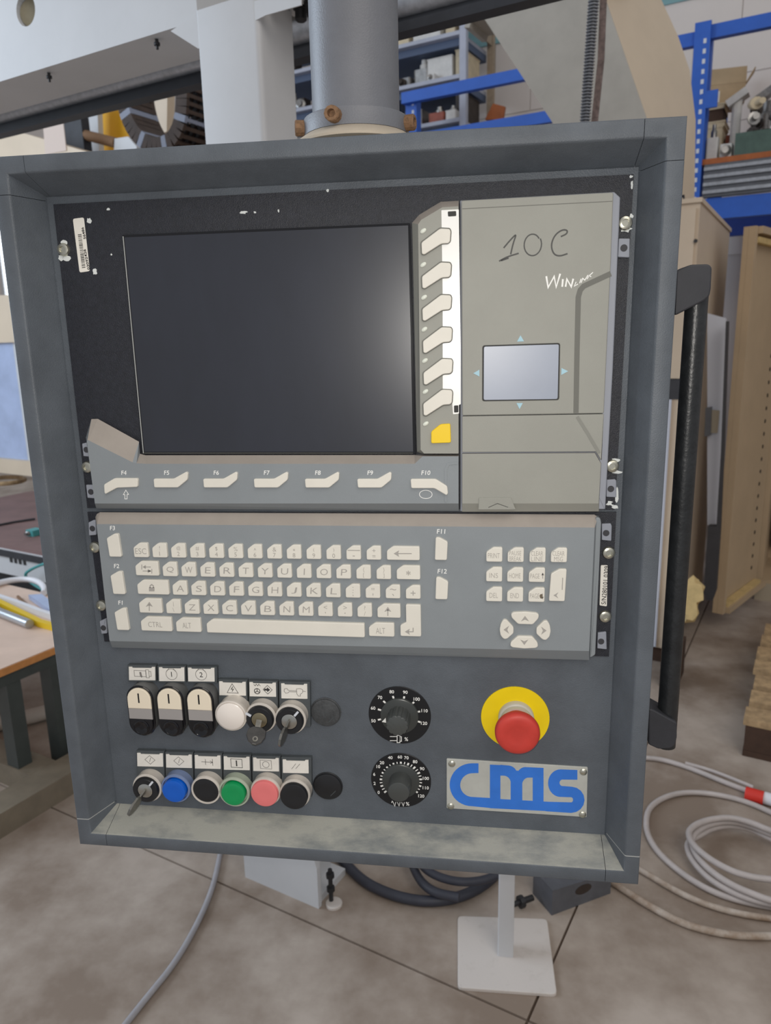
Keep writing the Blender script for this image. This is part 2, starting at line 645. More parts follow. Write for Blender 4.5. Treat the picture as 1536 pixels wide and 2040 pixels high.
# handle on the right-hand side
WH = -.05
up_poly = [(1346, 541), (1376, 527), (1412, 526), (1419, 532), (1417, 575), (1414, 590), (1404, 599), (1345, 629)]
lo_poly = [(1292, 1412), (1300, 1413), (1349, 1440), (1349, 1470), (1345, 1486), (1335, 1492), (1312, 1493), (1292, 1484)]
for poly in (up_poly, lo_poly):
    pts = [pan(x, y, WH + .014) for x, y in poly]
    for p in pts:
        if p.x < W + .006: p.x = W + .0006
    mb = MB()
    raised(mb, fillet(pts, .002, 2), .028, .0015)
    mb.build('handle_bracket', 'bracket_black', CP)
mb = MB()
mb.tube([P(.6295, .128, WH), P(.6295, .2, WH), P(.6295, .35, WH), P(.6295, .5, WH), P(.6295, .583, WH)], .0098, 20)
mb.build('handle_tube', 'handle_black', CP, True)

# ---------------------------------------------------------- legend holders, buttons on the lower panel
WHF = WB + .0054
HP = []
def rect(x0, y0, x1, y1): return [(x0, y0), (x1, y0), (x1, y1), (x0, y1)]
def F(x, y): return (220 + x / 3.2, 1300 + y / 3.2)      # coordinates read in a 3.2x crop
def holder(fx0, fy0, fx1, fy1, slope, ins, sym):
    a, b = F(fx0, fy0), F(fx1, fy1)
    dy = slope * (b[0] - a[0])
    h = plate('legend_holder', [(a[0], a[1]), (b[0], a[1] + dy), (b[0] + 1, b[1] + dy), (a[0] + 2, b[1])], WHF, .0054, 'holder', CP, .0006, .0005)
    i0, i1 = F(*ins[:2]), F(*ins[2:])
    dyi = slope * (i1[0] - i0[0])
    nt = (i1[0] - i0[0]) * .12
    mid = (i0[0] + i1[0]) / 2
    plate('legend_insert', [(i0[0], i0[1]), (i0[0] + nt, i0[1]), (i0[0] + nt + 1, i0[1] + 2.2), (i1[0] - nt - 1, i0[1] + 2.2 + dyi), (i1[0] - nt, i0[1] + dyi), (i1[0], i0[1] + dyi), (i1[0] + .6, i1[1] + dyi), (i0[0] + .6, i1[1])],
          WHF + .0006, .0006, 'insert', h, .0003)
    c = ((i0[0] + i1[0]) / 2, (i0[1] + i1[1] + dyi) / 2)
    k = pxm(*c, WHF)
    O = pan(*c, WHF + .00065)
    Q = lambda x, y: O + XR * x * k + UP * y * k          # local drawing in photo-pixel units, y up
    mb, mt = MB(), 'icon'
    wd_ = .9 * k
    def ln(*pts, w=1.0, closed=False): mb.ribbon([Q(*p) for p in pts], wd_ * w, OUT, .00008, 0, closed)
    def ring(cx, cy, r, w=1.0, n=24): mb.ribbon([Q(cx + r * math.cos(6.2832 * t / n), cy + r * math.sin(6.2832 * t / n)) for t in range(n)], wd_ * w, OUT, .00008, 0, True)
    tx = None
    if sym == 'motor':
        ln((-15, -6), (-15, 6), (8, 6), (8, -6), closed=True)
        ln((8, -8), (8, 8), (14, 8), (14, -8), closed=True)
        ln((14, -5), (18, -5), (18, 5), (14, 5))
        mb.ribbon([Q(-3, 3), Q(-2, -5), Q(0, -7)], wd_ * 4, OUT)
    elif sym in '12':
        ring(0, 0, 11)
        ln((-9, 6), (-4, 12)), ln((9, 6), (4, 12))
        tx = sym
    elif sym == 'bolt':
        ln((-11, -9), (0, 10), (11, -9), closed=True)
        ln((1, 4), (-2.5, -1.5), (2, -1), (-1, -6), w=1.5)
        mt = 'icon_dark'
    elif sym == 'jog':
        ring(-11, -4, 5.5, 1.6)
        for t in (90, 210, 330): ln((-11, -4), (-11 + 5 * math.cos(math.radians(t)), -4 + 5 * math.sin(math.radians(t))), w=1.6)
        ln((-17, 10), (-14, 7), (-12, 11), (-9, 7), (-7, 11), (-4, 7))
        ln((1, 0), (10, 9), (19, 0), (10, -9), closed=True)
        mb.prism([Q(3, 2), Q(9, 2), Q(9, 5), Q(15, 0), Q(9, -5), Q(9, -2), Q(3, -2)], OUT * .0001)
        mt = 'icon_dark'
    elif sym == 'wrench':
        ln((-10, 1), (5, 1)), ln((-10, -1.5), (5, -1.5))
        ln((-14, 5), (-19, 4), (-20, -1), (-17, -5), (-12, -4), (-10, -1.5)), ln((-14, 5), (-12, 2), (-10, 1))
        ln((5, 5), (12, 6), (17, 4), (17, -2), (12, -6), (12, -10), (8, -10), (5, -5), closed=True)
        ln((17, 1), (23, 0))
    elif sym == 'start':
        ln((-10, 0), (0, 9), (10, 0), (0, -9), closed=True)
        ln((-1, -4), (2, 5))
    elif sym == 'limit':
        ln((-12, 0), (10, 0), w=1.2), ln((-4, -6), (-4, 6), w=1.2), ln((10, -7), (10, 7), w=1.2), ln((5, 3), (10, 0), (5, -3))
    elif sym == 'on':
        ln((-11, -9), (-11, 9), (11, 9), (11, -9), closed=True)
        mb.ribbon([Q(0, -6), Q(0, 6)], wd_ * 2.6, OUT)
        mt = 'icon_dark'
    elif sym == 'off':
        ln((-11, -9), (-11, 9), (11, 9), (11, -9), closed=True)
        ring(0, 0, 6.5, 1.1)
    elif sym == 'slash':
        ln((-8, -6), (1, 6)), ln((0, -5), (9, 6))
    if mb.v: mb.build('legend_symbol', mt, h)
    if tx: text('legend_numeral', tx, Q(0, 0), 10 * k, 'icon_dark', h)
    return h
for x0, y0, x1, ix0, iy0, ix1, iy1, sy in ((107, 80, 290, 117, 91, 284, 176, 'motor'), (298, 86, 479, 309, 94, 470, 182, '1'), (486, 90, 679, 494, 97, 662, 184, '2')):
    holder(x0, y0, x1 - 1.5, y0 + 106, .008, (ix0, iy0, ix1, iy1), sy)
for x0, y0, x1, y1, ix0, iy0, ix1, iy1, sy in ((687, 172, 874, 450, 693, 184, 862, 272, 'bolt'), (880, 180, 1067, 460, 886, 189, 1054, 279, 'jog'), (1073, 186, 1273, 472, 1088, 197, 1254, 292, 'wrench')):
    holder(x0, y0, x1 - 1.5, y1, .02, (ix0, iy0, ix1, iy1), sy)
for i, sy in enumerate(('start', 'start', 'limit', 'on', 'off', 'slash')):
    x0 = (164, 348, 532, 716, 901, 1088)[i]
    y0 = (626, 634, 641, 650, 659, 667)[i]
    x1 = (344, 527, 712, 896, 1084, 1282)[i]
    ix0 = (170, 354, 537, 722, 909, 1098)[i]
    iy0 = (640, 648, 654, 662, 670, 682)[i]
    holder(x0, y0, x1 - 1.5, y0 + 250, .02, (ix0, iy0, ix0 + 164, iy0 + 85), sy)

def at_front(fx, fy, w): return pan(*F(fx, fy), w)
def lathe_part(name, c, prof, m, parent, n=40):
    mb = MB()
    mb.lathe(Vector((c.x, -WB, c.z)), OUT, [(r, h) for r, h in prof], n)
    return mb.build(name, m, parent, True)
KP = pxm(340, 1570, WB + .014) / 3.2       # metres per crop unit at button height
# three oval twin buttons
for fx, fy, in ((188, 380), (379, 384), (570, 390)):
    hb = .019
    c = at_front(fx, fy, WB + hb)
    hw, hh = 78 * KP, 158 * KP
    def oval(hw, hh, w, n=14):
        r = hw
        return ([P(c.x, 0, w).xyz * 0 + Vector((c.x + r * math.cos(math.pi * i / n), -w, c.z + (hh - r) + r * math.sin(math.pi * i / n))) for i in range(n + 1)] +
                [Vector((c.x - r * math.cos(math.pi * i / n), -w, c.z - (hh - r) - r * math.sin(math.pi * i / n))) for i in range(n + 1)])
    mb = MB()
    mb.loft([oval(hw * 1.04, hh * 1.0, WB), oval(hw * 1.04, hh * 1.0, WB + .0148)])
    B = mb.build('twin_button', 'collar_grey', CP, True)
    mb = MB()
    mb.loft([oval(hw * .99, hh * .985, WB + .0148), oval(hw * 1.05, hh * 1.015, WB + .0150), oval(hw * 1.06, hh * 1.02, WB + .0158),
             oval(hw * 1.0, hh * .985, WB + .0168), oval(hw * .96, hh * .965, WB + .0168)])
    mb.build('button_rim', 'black_gloss', B, True)
    r = hw * .92
    zt, zb = c.z + hh * .33 * .32, c.z - hh * .24
    wf = WB + .0188
    yt = c.z + hh * .13
    top = [Vector((c.x + r * math.cos(math.pi * i / 14), -wf, c.z + (hh * .95 - r) + r * math.sin(math.pi * i / 14))) for i in range(15)] + [Vector((c.x - r, -wf, yt)), Vector((c.x + r, -wf, yt))]
    mb = MB(); raised(mb, top, .002, .0008); mb.build('start_cap', 'cap_cream', B)
    mb = MB(); mb.ribbon([Vector((c.x, -wf, yt + .007)), Vector((c.x, -wf, yt + .018))], .0016, OUT, .0002); mb.build('cap_mark', 'print_black', B)
    mid = [Vector((c.x + sx * r, -wf + .0006, z)) for sx, z in ((-1, yt - .0002), (1, yt - .0002), (1, c.z - hh * .30), (-1, c.z - hh * .30))]
    mb = MB(); raised(mb, mid, .0014, .0003); mb.build('centre_lens', 'cap_grey', B)
    yb = c.z - hh * .305
    low = [Vector((c.x + r * math.cos(math.pi * i / 14), -wf, c.z - (hh * .95 - r) - r * math.sin(math.pi * i / 14))) for i in range(15)] + [Vector((c.x - r, -wf, yb)), Vector((c.x + r, -wf, yb))]
    mb = MB(); raised(mb, low, .002, .0008); mb.build('stop_cap', 'black_gloss', B)
    mb = MB(); mb.lathe(Vector((c.x, -wf, c.z - hh * .62)), OUT, [(.0088, -.0003), (.0086, .0006), (.0074, .0012), (.006, .0002), (0, -.0002)], 28); mb.build('stop_dish', 'black_gloss', B, True)

R9 = 92 * KP
COLLAR = [(R9 * .98, .0044), (R9 * .97, .0135), (R9, .0145), (R9 * 1.0, .0165), (R9 * .95, .0178), (R9 * .88, .0178), (R9 * .86, .017), (R9 * .84, .014), (0, .014)]
def pushbutton(fx, fy, hcap, rcap, mcap, mcol='chrome_matt', flush=False, big=1.0, name='push_button'):
    c = at_front(fx, fy, WB + hcap)
    B = lathe_part(name, c, [(r * big, h) for r, h in COLLAR], mcol, CP)
    rc = rcap * KP
    lathe_part('button_cap', c, [(rc, .0141), (rc, hcap - .001), (rc * .97, hcap - .0003), (rc * .9, hcap), (rc * .45, hcap - .0004), (0, hcap - .0005)], mcap, B)
    return B
pushbutton(402, 888, .0225, 72, 'blue_cap', 'blue_rim')
pushbutton(607, 880, .0172, 80, 'black_plastic')
pushbutton(780, 907, .0215, 73, 'green_cap', 'green_rim', big=1.04)
pushbutton(980, 905, .0220, 82, 'pink_cap')
pushbutton(1167, 922, .0225, 82, 'black_plastic')
c = at_front(765, 408, WB + .022)
B = lathe_part('indicator_lamp', c, [(R9, .0044), (R9, .015), (R9 * 1.03, .0165), (R9 * 1.02, .0205), (R9 * .93, .0212), (R9 * .9, .0205)], 'chrome_matt', CP)
lathe_part('lamp_lens', c, [(R9 * .9, .0141), (R9 * .9, .0220), (R9 * .8, .0232), (0, .0238)], 'lens_white', B)
# key switches (the keys in them are separate things)
KEYC = []
for fx, fy, tick in ((950, 430, 150), (1140, 440, 50), (222, 880, 50)):
    c = at_front(fx, fy, WB + .022)
    B = lathe_part('key_switch', c, [(R9 * .97, .0044), (R9 * .97, .0155), (R9, .0163), (R9 * .97, .0177), (R9 * .8, .0183), (0, .0183)], 'chrome_matt', CP)
    r = 78 * KP
    lathe_part('switch_ring', c, [(r * 1.04, .0182), (r * 1.02, .0215), (r * .95, .0228), (r * .62, .0228), (r * .6, .021), (0, .021)], 'black_plastic', B)
    lathe_part('lock_barrel', c, [(r * .58, .020), (r * .58, .0226), (r * .5, .0231), (0, .0231)], 'brass_wear' if tick == 150 else 'steel', B)
    a = math.radians(tick)
    d = XR * math.cos(a) + UP * math.sin(a)
    b0 = Vector((c.x, -(WB + .0228), c.z))
    mb = MB(); mb.ribbon([b0 + d * r * .68, b0 + d * r * 1.12], .0022, OUT, .0012); mb.build('pointer_mark', 'slot_white', B)
    KEYC.append(Vector((c.x, -(WB + .0231), c.z)))
# blanking plugs
for fx, fy, m in ((1370, 386, 'plug_scuffed'), (1383, 858, 'black_plastic')):
    c = at_front(fx, fy, WB + .003)
    B = lathe_part('blanking_plug', c, [(R9 * .98, 0), (R9 * .98, .0008), (R9 * .94, .0012), (R9 * .92, .0012), (R9 * .9, .0028), (R9 * .8, .0034), (0, .0036)], m, CP)
    mb = MB()
    if m == 'plug_scuffed':
        for i in range(18):
            x = random.uniform(-.7, .6); y = random.uniform(-.3, .7)
            L = random.uniform(.1, .5)
            if x * x + y * y < .6:
                q = Vector((c.x + x * R9, -(WB + .0036), c.z + y * R9))
                mb.ribbon([q, q + (UP * -L + XR * random.uniform(-.05, .05)) * R9 * .8], .00035, OUT, .0001)
    for i in range(5):
        q = Vector((c.x + (.2 + .07 * i) * R9, -(WB + .0034), c.z + (-.62 + .075 * i) * R9))
        mb.ribbon([q, q + (XR * .05 + UP * .12) * R9], .0005, OUT, .0003)
    mb.build('scratch_mark', 'holder', B, kind='stuff')

# dials
def Hc(x, y): return (700 + x / 3.072, 1340 + y / 3.072)
KD = pxm(800, 1480, WB) / 3.072
def dial(cx, cy, r, nums, ticks, tr, wave):
    c = pan(*Hc(cx, cy), WB + .001)
    D = MB(); D.lathe(Vector((c.x, -WB, c.z)), OUT, [(r * KD, 0), (r * KD, .0007), (r * KD * .99, .001), (0, .001)], 64)
    D = D.build('dial_plate', 'dial_black', CP, True)
    for s, x, y in nums:
        text('dial_numeral', s, pan(*Hc(x, y), WB + .0011), 21 * KD, 'white_print', D, bold=.012)
    mb = MB()
    for x, y, w in ticks:
        p = pan(*Hc(x, y), WB + .001)
        d = (p - Vector((c.x, p.y, c.z))).normalized()
        mb.ribbon([p - d * 10 * KD, p + d * 10 * KD], w * KD, OUT, .0001)
    mb.build('dial_tick', 'white_print', D)
    return c, D
C1, D1 = dial(295, 262, 188, [('50', 135, 295), ('60', 133, 217), ('70', 175, 152), ('80', 247, 117), ('90', 330, 120), ('100', 400, 162), ('110', 448, 233), ('120', 445, 310)],
     [(172, 287, 11), (172, 227, 11), (203, 180, 11), (257, 152, 11), (322, 154, 11), (377, 186, 11), (411, 239, 11), (413, 300, 11)], 120, 0)
tk2 = []
for i in range(25):
    a = math.radians(218 - i * 256 / 24)
    tk2.append((303 + 120 * math.cos(a), 662 - 108 * math.sin(a), 11 if i % 2 == 0 else 6))
C2, D2 = dial(303, 660, 185, [('0', 167, 733), ('2', 142, 678), ('6', 140, 622), ('10', 165, 575), ('20', 187, 551), ('40', 238, 520), ('60', 297, 516), ('70', 337, 521), ('80', 390, 545), ('90', 433, 588), ('100', 456, 647), ('110', 455, 705), ('120', 428, 755)], tk2, 120, 1)
text('dial_numeral', '%', pan(*Hc(336, 407), WB + .0011), 24 * KD, 'white_print', D1, bold=.01)
text('dial_numeral', '%', pan(*Hc(344, 803), WB + .0011), 24 * KD, 'white_print', D2, bold=.01)
mb = MB()
for pts, cl in (([(236, 391), (278, 391)], 0), ([(236, 416), (278, 416)], 0), ([(280, 384), (297, 384), (297, 428), (280, 428)], 1), ([(297, 392), (306, 392), (306, 420), (297, 420)], 1)):
    mb.ribbon([pan(*Hc(x, y), WB + .001) for x, y in pts], 4.5 * KD, OUT, .0001, 0, bool(cl))
mb.build('dial_symbol', 'white_print', D1)
mb = MB()
mb.ribbon([pan(*Hc(x, y), WB + .001) for x, y in ((246, 797), (250, 786), (254, 790), (266, 817), (272, 792))], 4 * KD, OUT, .0001)
for dx in (0, 26):
    mb.ribbon([pan(*Hc(x + dx, y), WB + .001) for x, y in ((282, 793), (292, 817), (298, 793))], 4 * KD, OUT, .0001)
mb.build('dial_symbol', 'white_print', D2)
for c, wht, kn in ((C1, 1, 'grooved'), (C2, 0, 'plain')):
    mb = MB()
    b = Vector((c.x, -(WB + .001), c.z))
    mb.lathe(b, OUT, [(116 * KD, 0), (114 * KD, .0022), (108 * KD, .003), (0, .003)], 48)
    Kb = mb.build('dial_knob', 'knob_skirt', CP, True)
    mb = MB()
    n = 72
    rr = 66 * KD
    def kr(i, base):
        return base * (1 - (.07 if kn == 'grooved' and i % 6 in (0, 1) else 0))
    rings = []
    for k, h in ((1.06, .0028), (1.03, .012), (1.0, .0205), (.96, .0215), (.86, .022)):
        rings.append([b + (XR * math.cos(6.28318 * i / n) + UP * math.sin(6.28318 * i / n)) * kr(i, rr * k) + OUT * h for i in range(n)])
    mb.loft(rings)
    mb.build('knob_body', 'knob', Kb, True)
    if wht:
        mb = MB()
        q = b + OUT * .0031
        mb.prism([q + (XR * x + UP * y) * KD for x, y in ((-106, -38), (-82, -10), (-80, -42))], OUT * .0002)
        mb.build('knob_pointer', 'white_print', Kb)

# emergency stop
c = pan(*Hc(1002, 278), WB + .001)
E_ = MB(); E_.lathe(Vector((c.x, -WB, c.z)), OUT, [(199 * KD, 0), (199 * KD, .0006), (198 * KD, .001), (0, .001)], 64)
E_ = E_.build('emergency_stop', 'estop_yellow', CP, True)
b = Vector((c.x + .001, -(WB + .001), c.z + .0012))
mb = MB(); mb.lathe(b, OUT, [(104 * KD, 0), (104 * KD, .006), (100 * KD, .007), (92 * KD, .0075), (90 * KD, .012), (0, .012)], 40); mb.build('stop_collar', 'estop_neck', E_, True)
mb = MB()
n = 80
rings = []
for r, h, rg in ((80, .0118, 0), (84, .016, 1), (92, .021, 1), (112, .0255, 1), (122, .0268, 0), (126, .029, 0), (125.5, .0325, 0), (120, .0352, 0), (108, .0368, 0), (88, .0372, 0), (62, .03725, 0), (54, .0370, 0), (30, .03675, 0), (.01, .0367, 0)):
    rings.append([b + (XR * math.cos(6.28318 * i / n) + UP * math.sin(6.28318 * i / n)) * r * KD * (1 - (.03 if rg and i % 2 else 0)) + OUT * h for i in range(n)])
mb.loft(rings)
mb.build('stop_cap', 'estop_red', E_, True)

# name plate with three blue letters
NP = plate('name_plate', [Hc(583, 527), Hc(1447, 580), Hc(1440, 885), Hc(583, 830)], WB + .0014, .0014, 'plate_alu', CP, .001, .0003)
CN = [Vector(Hc(583, 527)), Vector(Hc(1447, 580)), Vector(Hc(1440, 885)), Vector(Hc(583, 830))]
CW3 = [pan(v.x, v.y, WB + .0014) for v in CN]
LB = MB()
LN = [0]
def hp(x, y): return pan(*Hc(x, y), WB + .00145)
def poly(pts):
    LN[0] += 1
    LB.prism([hp(*p) for p in pts], OUT * (.00015 + LN[0] * 4e-6))
def a2(cx, cy, rx, ry, a0, a1, n=14):
    return [(cx + rx * math.cos(math.radians(a0 + (a1 - a0) * i / n)), cy - ry * math.sin(math.radians(a0 + (a1 - a0) * i / n))) for i in range(n + 1)]
def band(o, i):                            # closed shape between an outer and an inner line
    LN[0] += 1
    for k in range(len(o) - 1):
        LB.prism([hp(*o[k]), hp(*o[k + 1]), hp(*i[k + 1]), hp(*i[k])], OUT * (.00015 + LN[0] * 4e-6))
band([(778, 555)] + a2(738, 686, 136, 131, 90, 270, 20) + [(860, 829)], [(778, 614)] + a2(742, 688, 76, 73, 90, 270, 20) + [(860, 768)])
poly([(848, 563), (912, 566), (912, 832), (848, 829)])
band([(912, 564)] + a2(955, 618, 58, 50, 90, 0, 10) + [(1013, 612), (1013, 640)], [(912, 630)] + a2(930, 676, 46, 46, 90, 0, 10) + [(976, 676), (976, 690)])
poly([(975, 640), (1046, 640), (1046, 838), (975, 836)])
poly([(1000, 600), (1022, 600), (1046, 650), (975, 650)])
band([(1176, 583), (1176, 583)] + a2(1066, 630, 52, 52, 90, 180, 10)[0:], [(1176, 642), (1112, 642)] + a2(1084, 690, 40, 48, 90, 180, 10)[0:])
poly([(1110, 583), (1176, 586), (1176, 845), (1110, 842)])
poly([(848, 770), (1200, 790), (1200, 847), (848, 829)])
band([(1383, 596)] + a2(1280, 676, 76, 84, 90, 270, 18) + [(1345, 762)] + a2(1345, 778, 12, 16, 88, -90, 8) + [(1190, 790)],
     [(1383, 655)] + a2(1292, 674, 18, 20, 90, 270, 18) + [(1345, 698)] + a2(1345, 778, 82, 80, 88, -90, 8) + [(1190, 848)])
LB.build('logo_letters', 'logo_blue', NP)
for x, y in ((615, 557), (1420, 607), (608, 817), (1415, 868)):
    mb = MB(); mb.lathe(pan(*Hc(x, y), WB + .0013), OUT, [(22 * KD, 0), (21 * KD, .0008), (14 * KD, .0018), (0, .0022)], 20); mb.build('rivet', 'screw_metal', NP, True)

# the three keys, standing in their switches
def switch_key(c, tip, face, m_head, label, wide):
    """blade from the lock to the head; the head ends near the image point tip at its own height"""
    mb = MB()
    K_ = empty('switch_key', c, label, 'key', 'keys in the key switches')
    d = (tip - c)
    L = d.length
    d.normalize()
    side = d.cross(face).normalized()
    nrm = side.cross(d).normalized()
    mb = MB()
    mb.box(c + d * L * .19, (d * L * .21, side * .0028, nrm * .0009))
    mb.build('blade', 'key_metal', K_)
    mb = MB()
    w = wide
    pl = [c + d * L * t + side * s * w for t, s in ((.28, -.45), (.28, .45), (.40, .95), (.66, 1), (.86, .72), (1.0, .2), (1.0, -.2), (.86, -.72), (.66, -1), (.40, -.95))]
    pl = [p + nrm * .0014 for p in pl]
    raised(mb, pl, .0028, .0006, nrm=nrm)
    hd = mb.build('head', m_head, K_)
    mb = MB()
    q = c + d * L * .78 + nrm * .0014
    mb.ribbon([q + (d * math.cos(6.283 * i / 14) + side * math.sin(6.283 * i / 14)) * .0022 for i in range(14)], .0012, nrm, .0003, 0, True)
    mb.build('key_ring_hole', 'key_metal', hd)
    return K_
def edge_face(c, tip, tilt):
    d = (tip - c).normalized()
    v = (CW - c).normalized()
    n = d.cross(v).normalized()
    return n + d.cross(n).normalized() * tilt
t0, t1, t2 = pan(*F(915, 588), WB + .044), pan(*F(1075, 594), WB + .045), pan(*F(112, 1036), WB + .047)
switch_key(KEYC[0], t0, Vector((.30, -.55, 1.0)), 'key_head', 'dark flat key with a broad head in the middle key switch, its face turned up', .0098)
switch_key(KEYC[1], t1, edge_face(KEYC[1], t1, .32), 'key_metal', 'worn steel key in the key switch beside the scratched plug, seen on edge', .0082)
switch_key(KEYC[2], t2, edge_face(KEYC[2], t2, .32), 'key_metal', 'key in the bottom left key switch, its head over the dusty ledge', .0082)

# ================================================================== DISPLAY UNIT
WD = WB + .0165                            # front of the plastic covers
WP = WB + .0022                            # front of the black carrier plate
DU = empty('display_unit', pan(640, 1010, WB), 'display unit with a dark blank screen in grey covers above the keyboard', 'monitor')
def dplate(name, pts, w, depth, m, parent=DU, rad=0.0, ch=0.0, n=3): return plate(name, pts, w, depth, m, parent, rad, ch, n)
BP = dplate('carrier_plate', [(106, 407), (1263, 347), (1225, 1016), (174, 1012)], WP, .0019, 'black_grain')
# screen: bezel step and glass
dplate('screen_bezel', [(243, 468), (817, 444), (829, 905), (283, 905)], WP + .0036, .0036, 'black_gloss', DU, .0006, .0004)
dplate('screen_glass', [(248, 473), (813, 449), (823, 900), (288, 900)], WP + .0040, .0006, 'screen_glass', DU, .0004)
mb = MB(); mb.ribbon([pan(x, y, WP + .0036) for x, y in ((245.5, 471), (266, 690), (286, 903))], .0008, OUT, .0005); mb.build('bezel_edge', 'bare_seam', DU)
mb = MB(); mb.ribbon([pan(x, y, WP + .0036) for x, y in ((288, 902.6), (560, 902.6), (823, 902.6))], .0004, OUT, .0005); mb.build('bezel_edge', 'groove', DU)
# label of bars on the left
ST = dplate('barcode_label', [(145, 436), (167, 433), (179, 540), (158.6, 543)], WP + .0002, .0002, 'sticker', DU, .0018)
def stp(u, v):                             # u across the label, v down it
    a, b, c, d = Vector((145, 436)), Vector((167, 433)), Vector((179, 540)), Vector((158.6, 543))
    q = (a * (1 - u) + b * u) * (1 - v) + (d * (1 - u) + c * u) * v
    return pan(q.x, q.y, WP + .00022)
mb = MB()
v = .30
while v < .93:
    t = random.choice((.007, .007, .013))
    mb.prism([stp(.28, v), stp(.62, v), stp(.62, v + t), stp(.28, v + t)], OUT * .0001)
    v += t + random.choice((.007, .01, .016))
mb.build('barcode', 'print_black', ST)
kk = pxm(170, 500, WP)
text('label_number', '03092426', stp(.82, .78), 5.2 * kk, 'print_black', ST, math.radians(96.5), width=37 * kk, bold=.02)
text('label_number', '56486', stp(.82, .29), 5.0 * kk, 'print_black', ST, math.radians(96.5), width=21 * kk, bold=.02)
# wedge, strip below the screen
def solid(name, outer, fold, m, w0=WB + .003, w1=WD, parent=DU, mb=None, base=WB + .0023):
    """cover with sloped sides: outer outline low, fold outline at the front"""
    b = mb or MB()
    b.loft([[pan(x, y, base) for x, y in outer], [pan(x, y, w0) for x, y in outer], [pan(x, y, w1) for x, y in fold]])
    if mb: return None
    o = b.build(name, [m, 'cover_dusty'], parent)
    for p in o.data.polygons:
        if p.normal.z > .35: p.material_index = 1
    return o
LC = solid('lower_cover', [(171, 872), (182, 835), (195, 834.5), (277, 880), (279, 904), (290, 907), (826, 906.5), (840, 905.5), (914, 905.5), (914, 1018), (192, 1013)],
           [(173, 880), (174, 877), (176, 877), (264, 921), (272, 923), (292, 924), (826, 924), (842, 909), (913.5, 909), (913.5, 1003), (189, 1003)], 'cover_cool', WB + .006)
mb = MB()
mb.ribbon([pan(x, y, WD) for x, y in ((888, 1000), (888, 935), (893, 924), (913, 922))], .0022, OUT, .0005)
mb.build('cover_step', 'cover_cool', LC)
SC = solid('key_column_cover', [(821, 444), (835, 428), (878, 402), (914, 400), (914, 904.5), (842, 904.5), (831, 900)],
           [(833, 447), (839, 438), (881, 413), (913.5, 411), (913.5, 903.5), (845, 903.5), (838, 896)], 'cover_warm', WB + .006)
RC = dplate('base_cover', [(916.5, 399), (1224, 382), (1236, 393), (1221, 740), (1206, 1015), (917, 1019)], WD - .006, .0102, 'cover_rim', DU, .001, .0012)
UPc = dplate('upper_cover', [(919, 399.5), (1222, 383), (1217, 523), (1203, 823.5), (921, 828)], WD, .006, 'cover_warm', DU, .0014, .0008)
mb = MB()
mb.ribbon([pan(x, y, WD) for x, y in ((921, 416), (1100, 407), (1220, 401))], .0006, OUT, .0001)
mb.build('cover_line', 'groove', UPc)
dplate('middle_cover', [(921, 829.5), (1203, 825), (1198.5, 918), (1187, 899.5), (921, 901)], WD - .0002, .0058, 'cover_warm', DU, .0006, .0004)
DR = solid('drive_door', [(920.5, 903), (1185.5, 901.5), (1198, 923), (1193, 1019), (920.5, 1019.5)],
      [(921, 904), (1185, 902.5), (1197, 923.5), (1192.5, 1003), (921, 1003)], 'cover_warm', WD - .0055, WD, base=WD - .006)
TB = dplate('door_tab', [(954, 992), (1018, 991.5), (1027.5, 1015.5), (953, 1015.5)], WD + .0012, .004, 'cover_warm', DU, .0006, .0004)
mb = MB(); mb.ribbon([pan(x, y, WD + .0012) for x, y in ((973, 1011), (991, 1003), (1012, 1010.5))], .0005, OUT, .0001); mb.build('chevron', 'groove_dark', TB)
# printed band
mb = MB()
mb.ribbon([pan(x, y, WD) for x, y in ((1217, 545), (1163, 570), (1156, 578), (1152, 592), (1149.5, 700), (1147.5, 823))], .0046, OUT, .00012)
mb.build('printed_band', 'groove', UPc)
mb = MB()
mb.ribbon([pan(x, y, WD) for x, y in ((1150, 830), (1170, 862), (1194, 903))], .0028, OUT, .00012)
mb.build('printed_band', 'groove_soft', DU)
# touchpad with its four pale blue pointers
TPd = dplate('touchpad_frame', [(961, 688), (1116, 683), (1114, 797), (960.5, 799.5)], WD + .0003, .0006, 'groove_dark', DU, .0022)
dplate('touchpad', [(964, 690.5), (1113.5, 686), (1111, 795), (963.5, 797)], WD + .0006, .0005, 'touchpad', DU, .0016, .0002)
for tri in (((1037, 668), (1044, 680), (1030, 680.5)), ((1035, 815), (1041.5, 803), (1029, 803)), ((943, 743.5), (955, 736.5), (955, 750)), ((1132, 739.5), (1118.5, 733), (1118, 747))):
    mb = MB(); mb.prism([pan(*p, WD + .0001) for p in tri], OUT * .0002); mb.build('pointer_mark', 'pale_blue', UPc)
# hand-written mark and the white name
mb = MB()
def A3(x, y): return (780 + x / 3, 360 + y / 3)
for pts in ([(670, 402), (712, 352), (748, 316), (728, 370), (712, 440)], [(643, 481), (690, 455), (760, 434)], [(655, 478), (700, 462)]):
    mb.ribbon(chaikin([pan(*A3(*p), WD) for p in pts], 2), .0013, OUT, .0001)
cc = pan(*A3(840, 384), WD); k3 = pxm(1050, 490, WD) / 3
mb.ribbon([cc + XR * 50 * k3 * math.cos(t * .2618 + .6) + UP * 62 * k3 * math.sin(t * .2618 + .6) + XR * .0004 * t * .1 for t in range(25)], .0011, OUT, .0001)
mb.ribbon(chaikin([pan(*A3(*p), WD) for p in ((1012, 334), (1048, 318), (1052, 296), (1020, 292), (975, 325), (952, 385), (968, 440), (1005, 452), (1052, 436))], 3), .0013, OUT, .0001)
mb.build('handwritten_mark', 'pencil', UPc)
mb = MB()
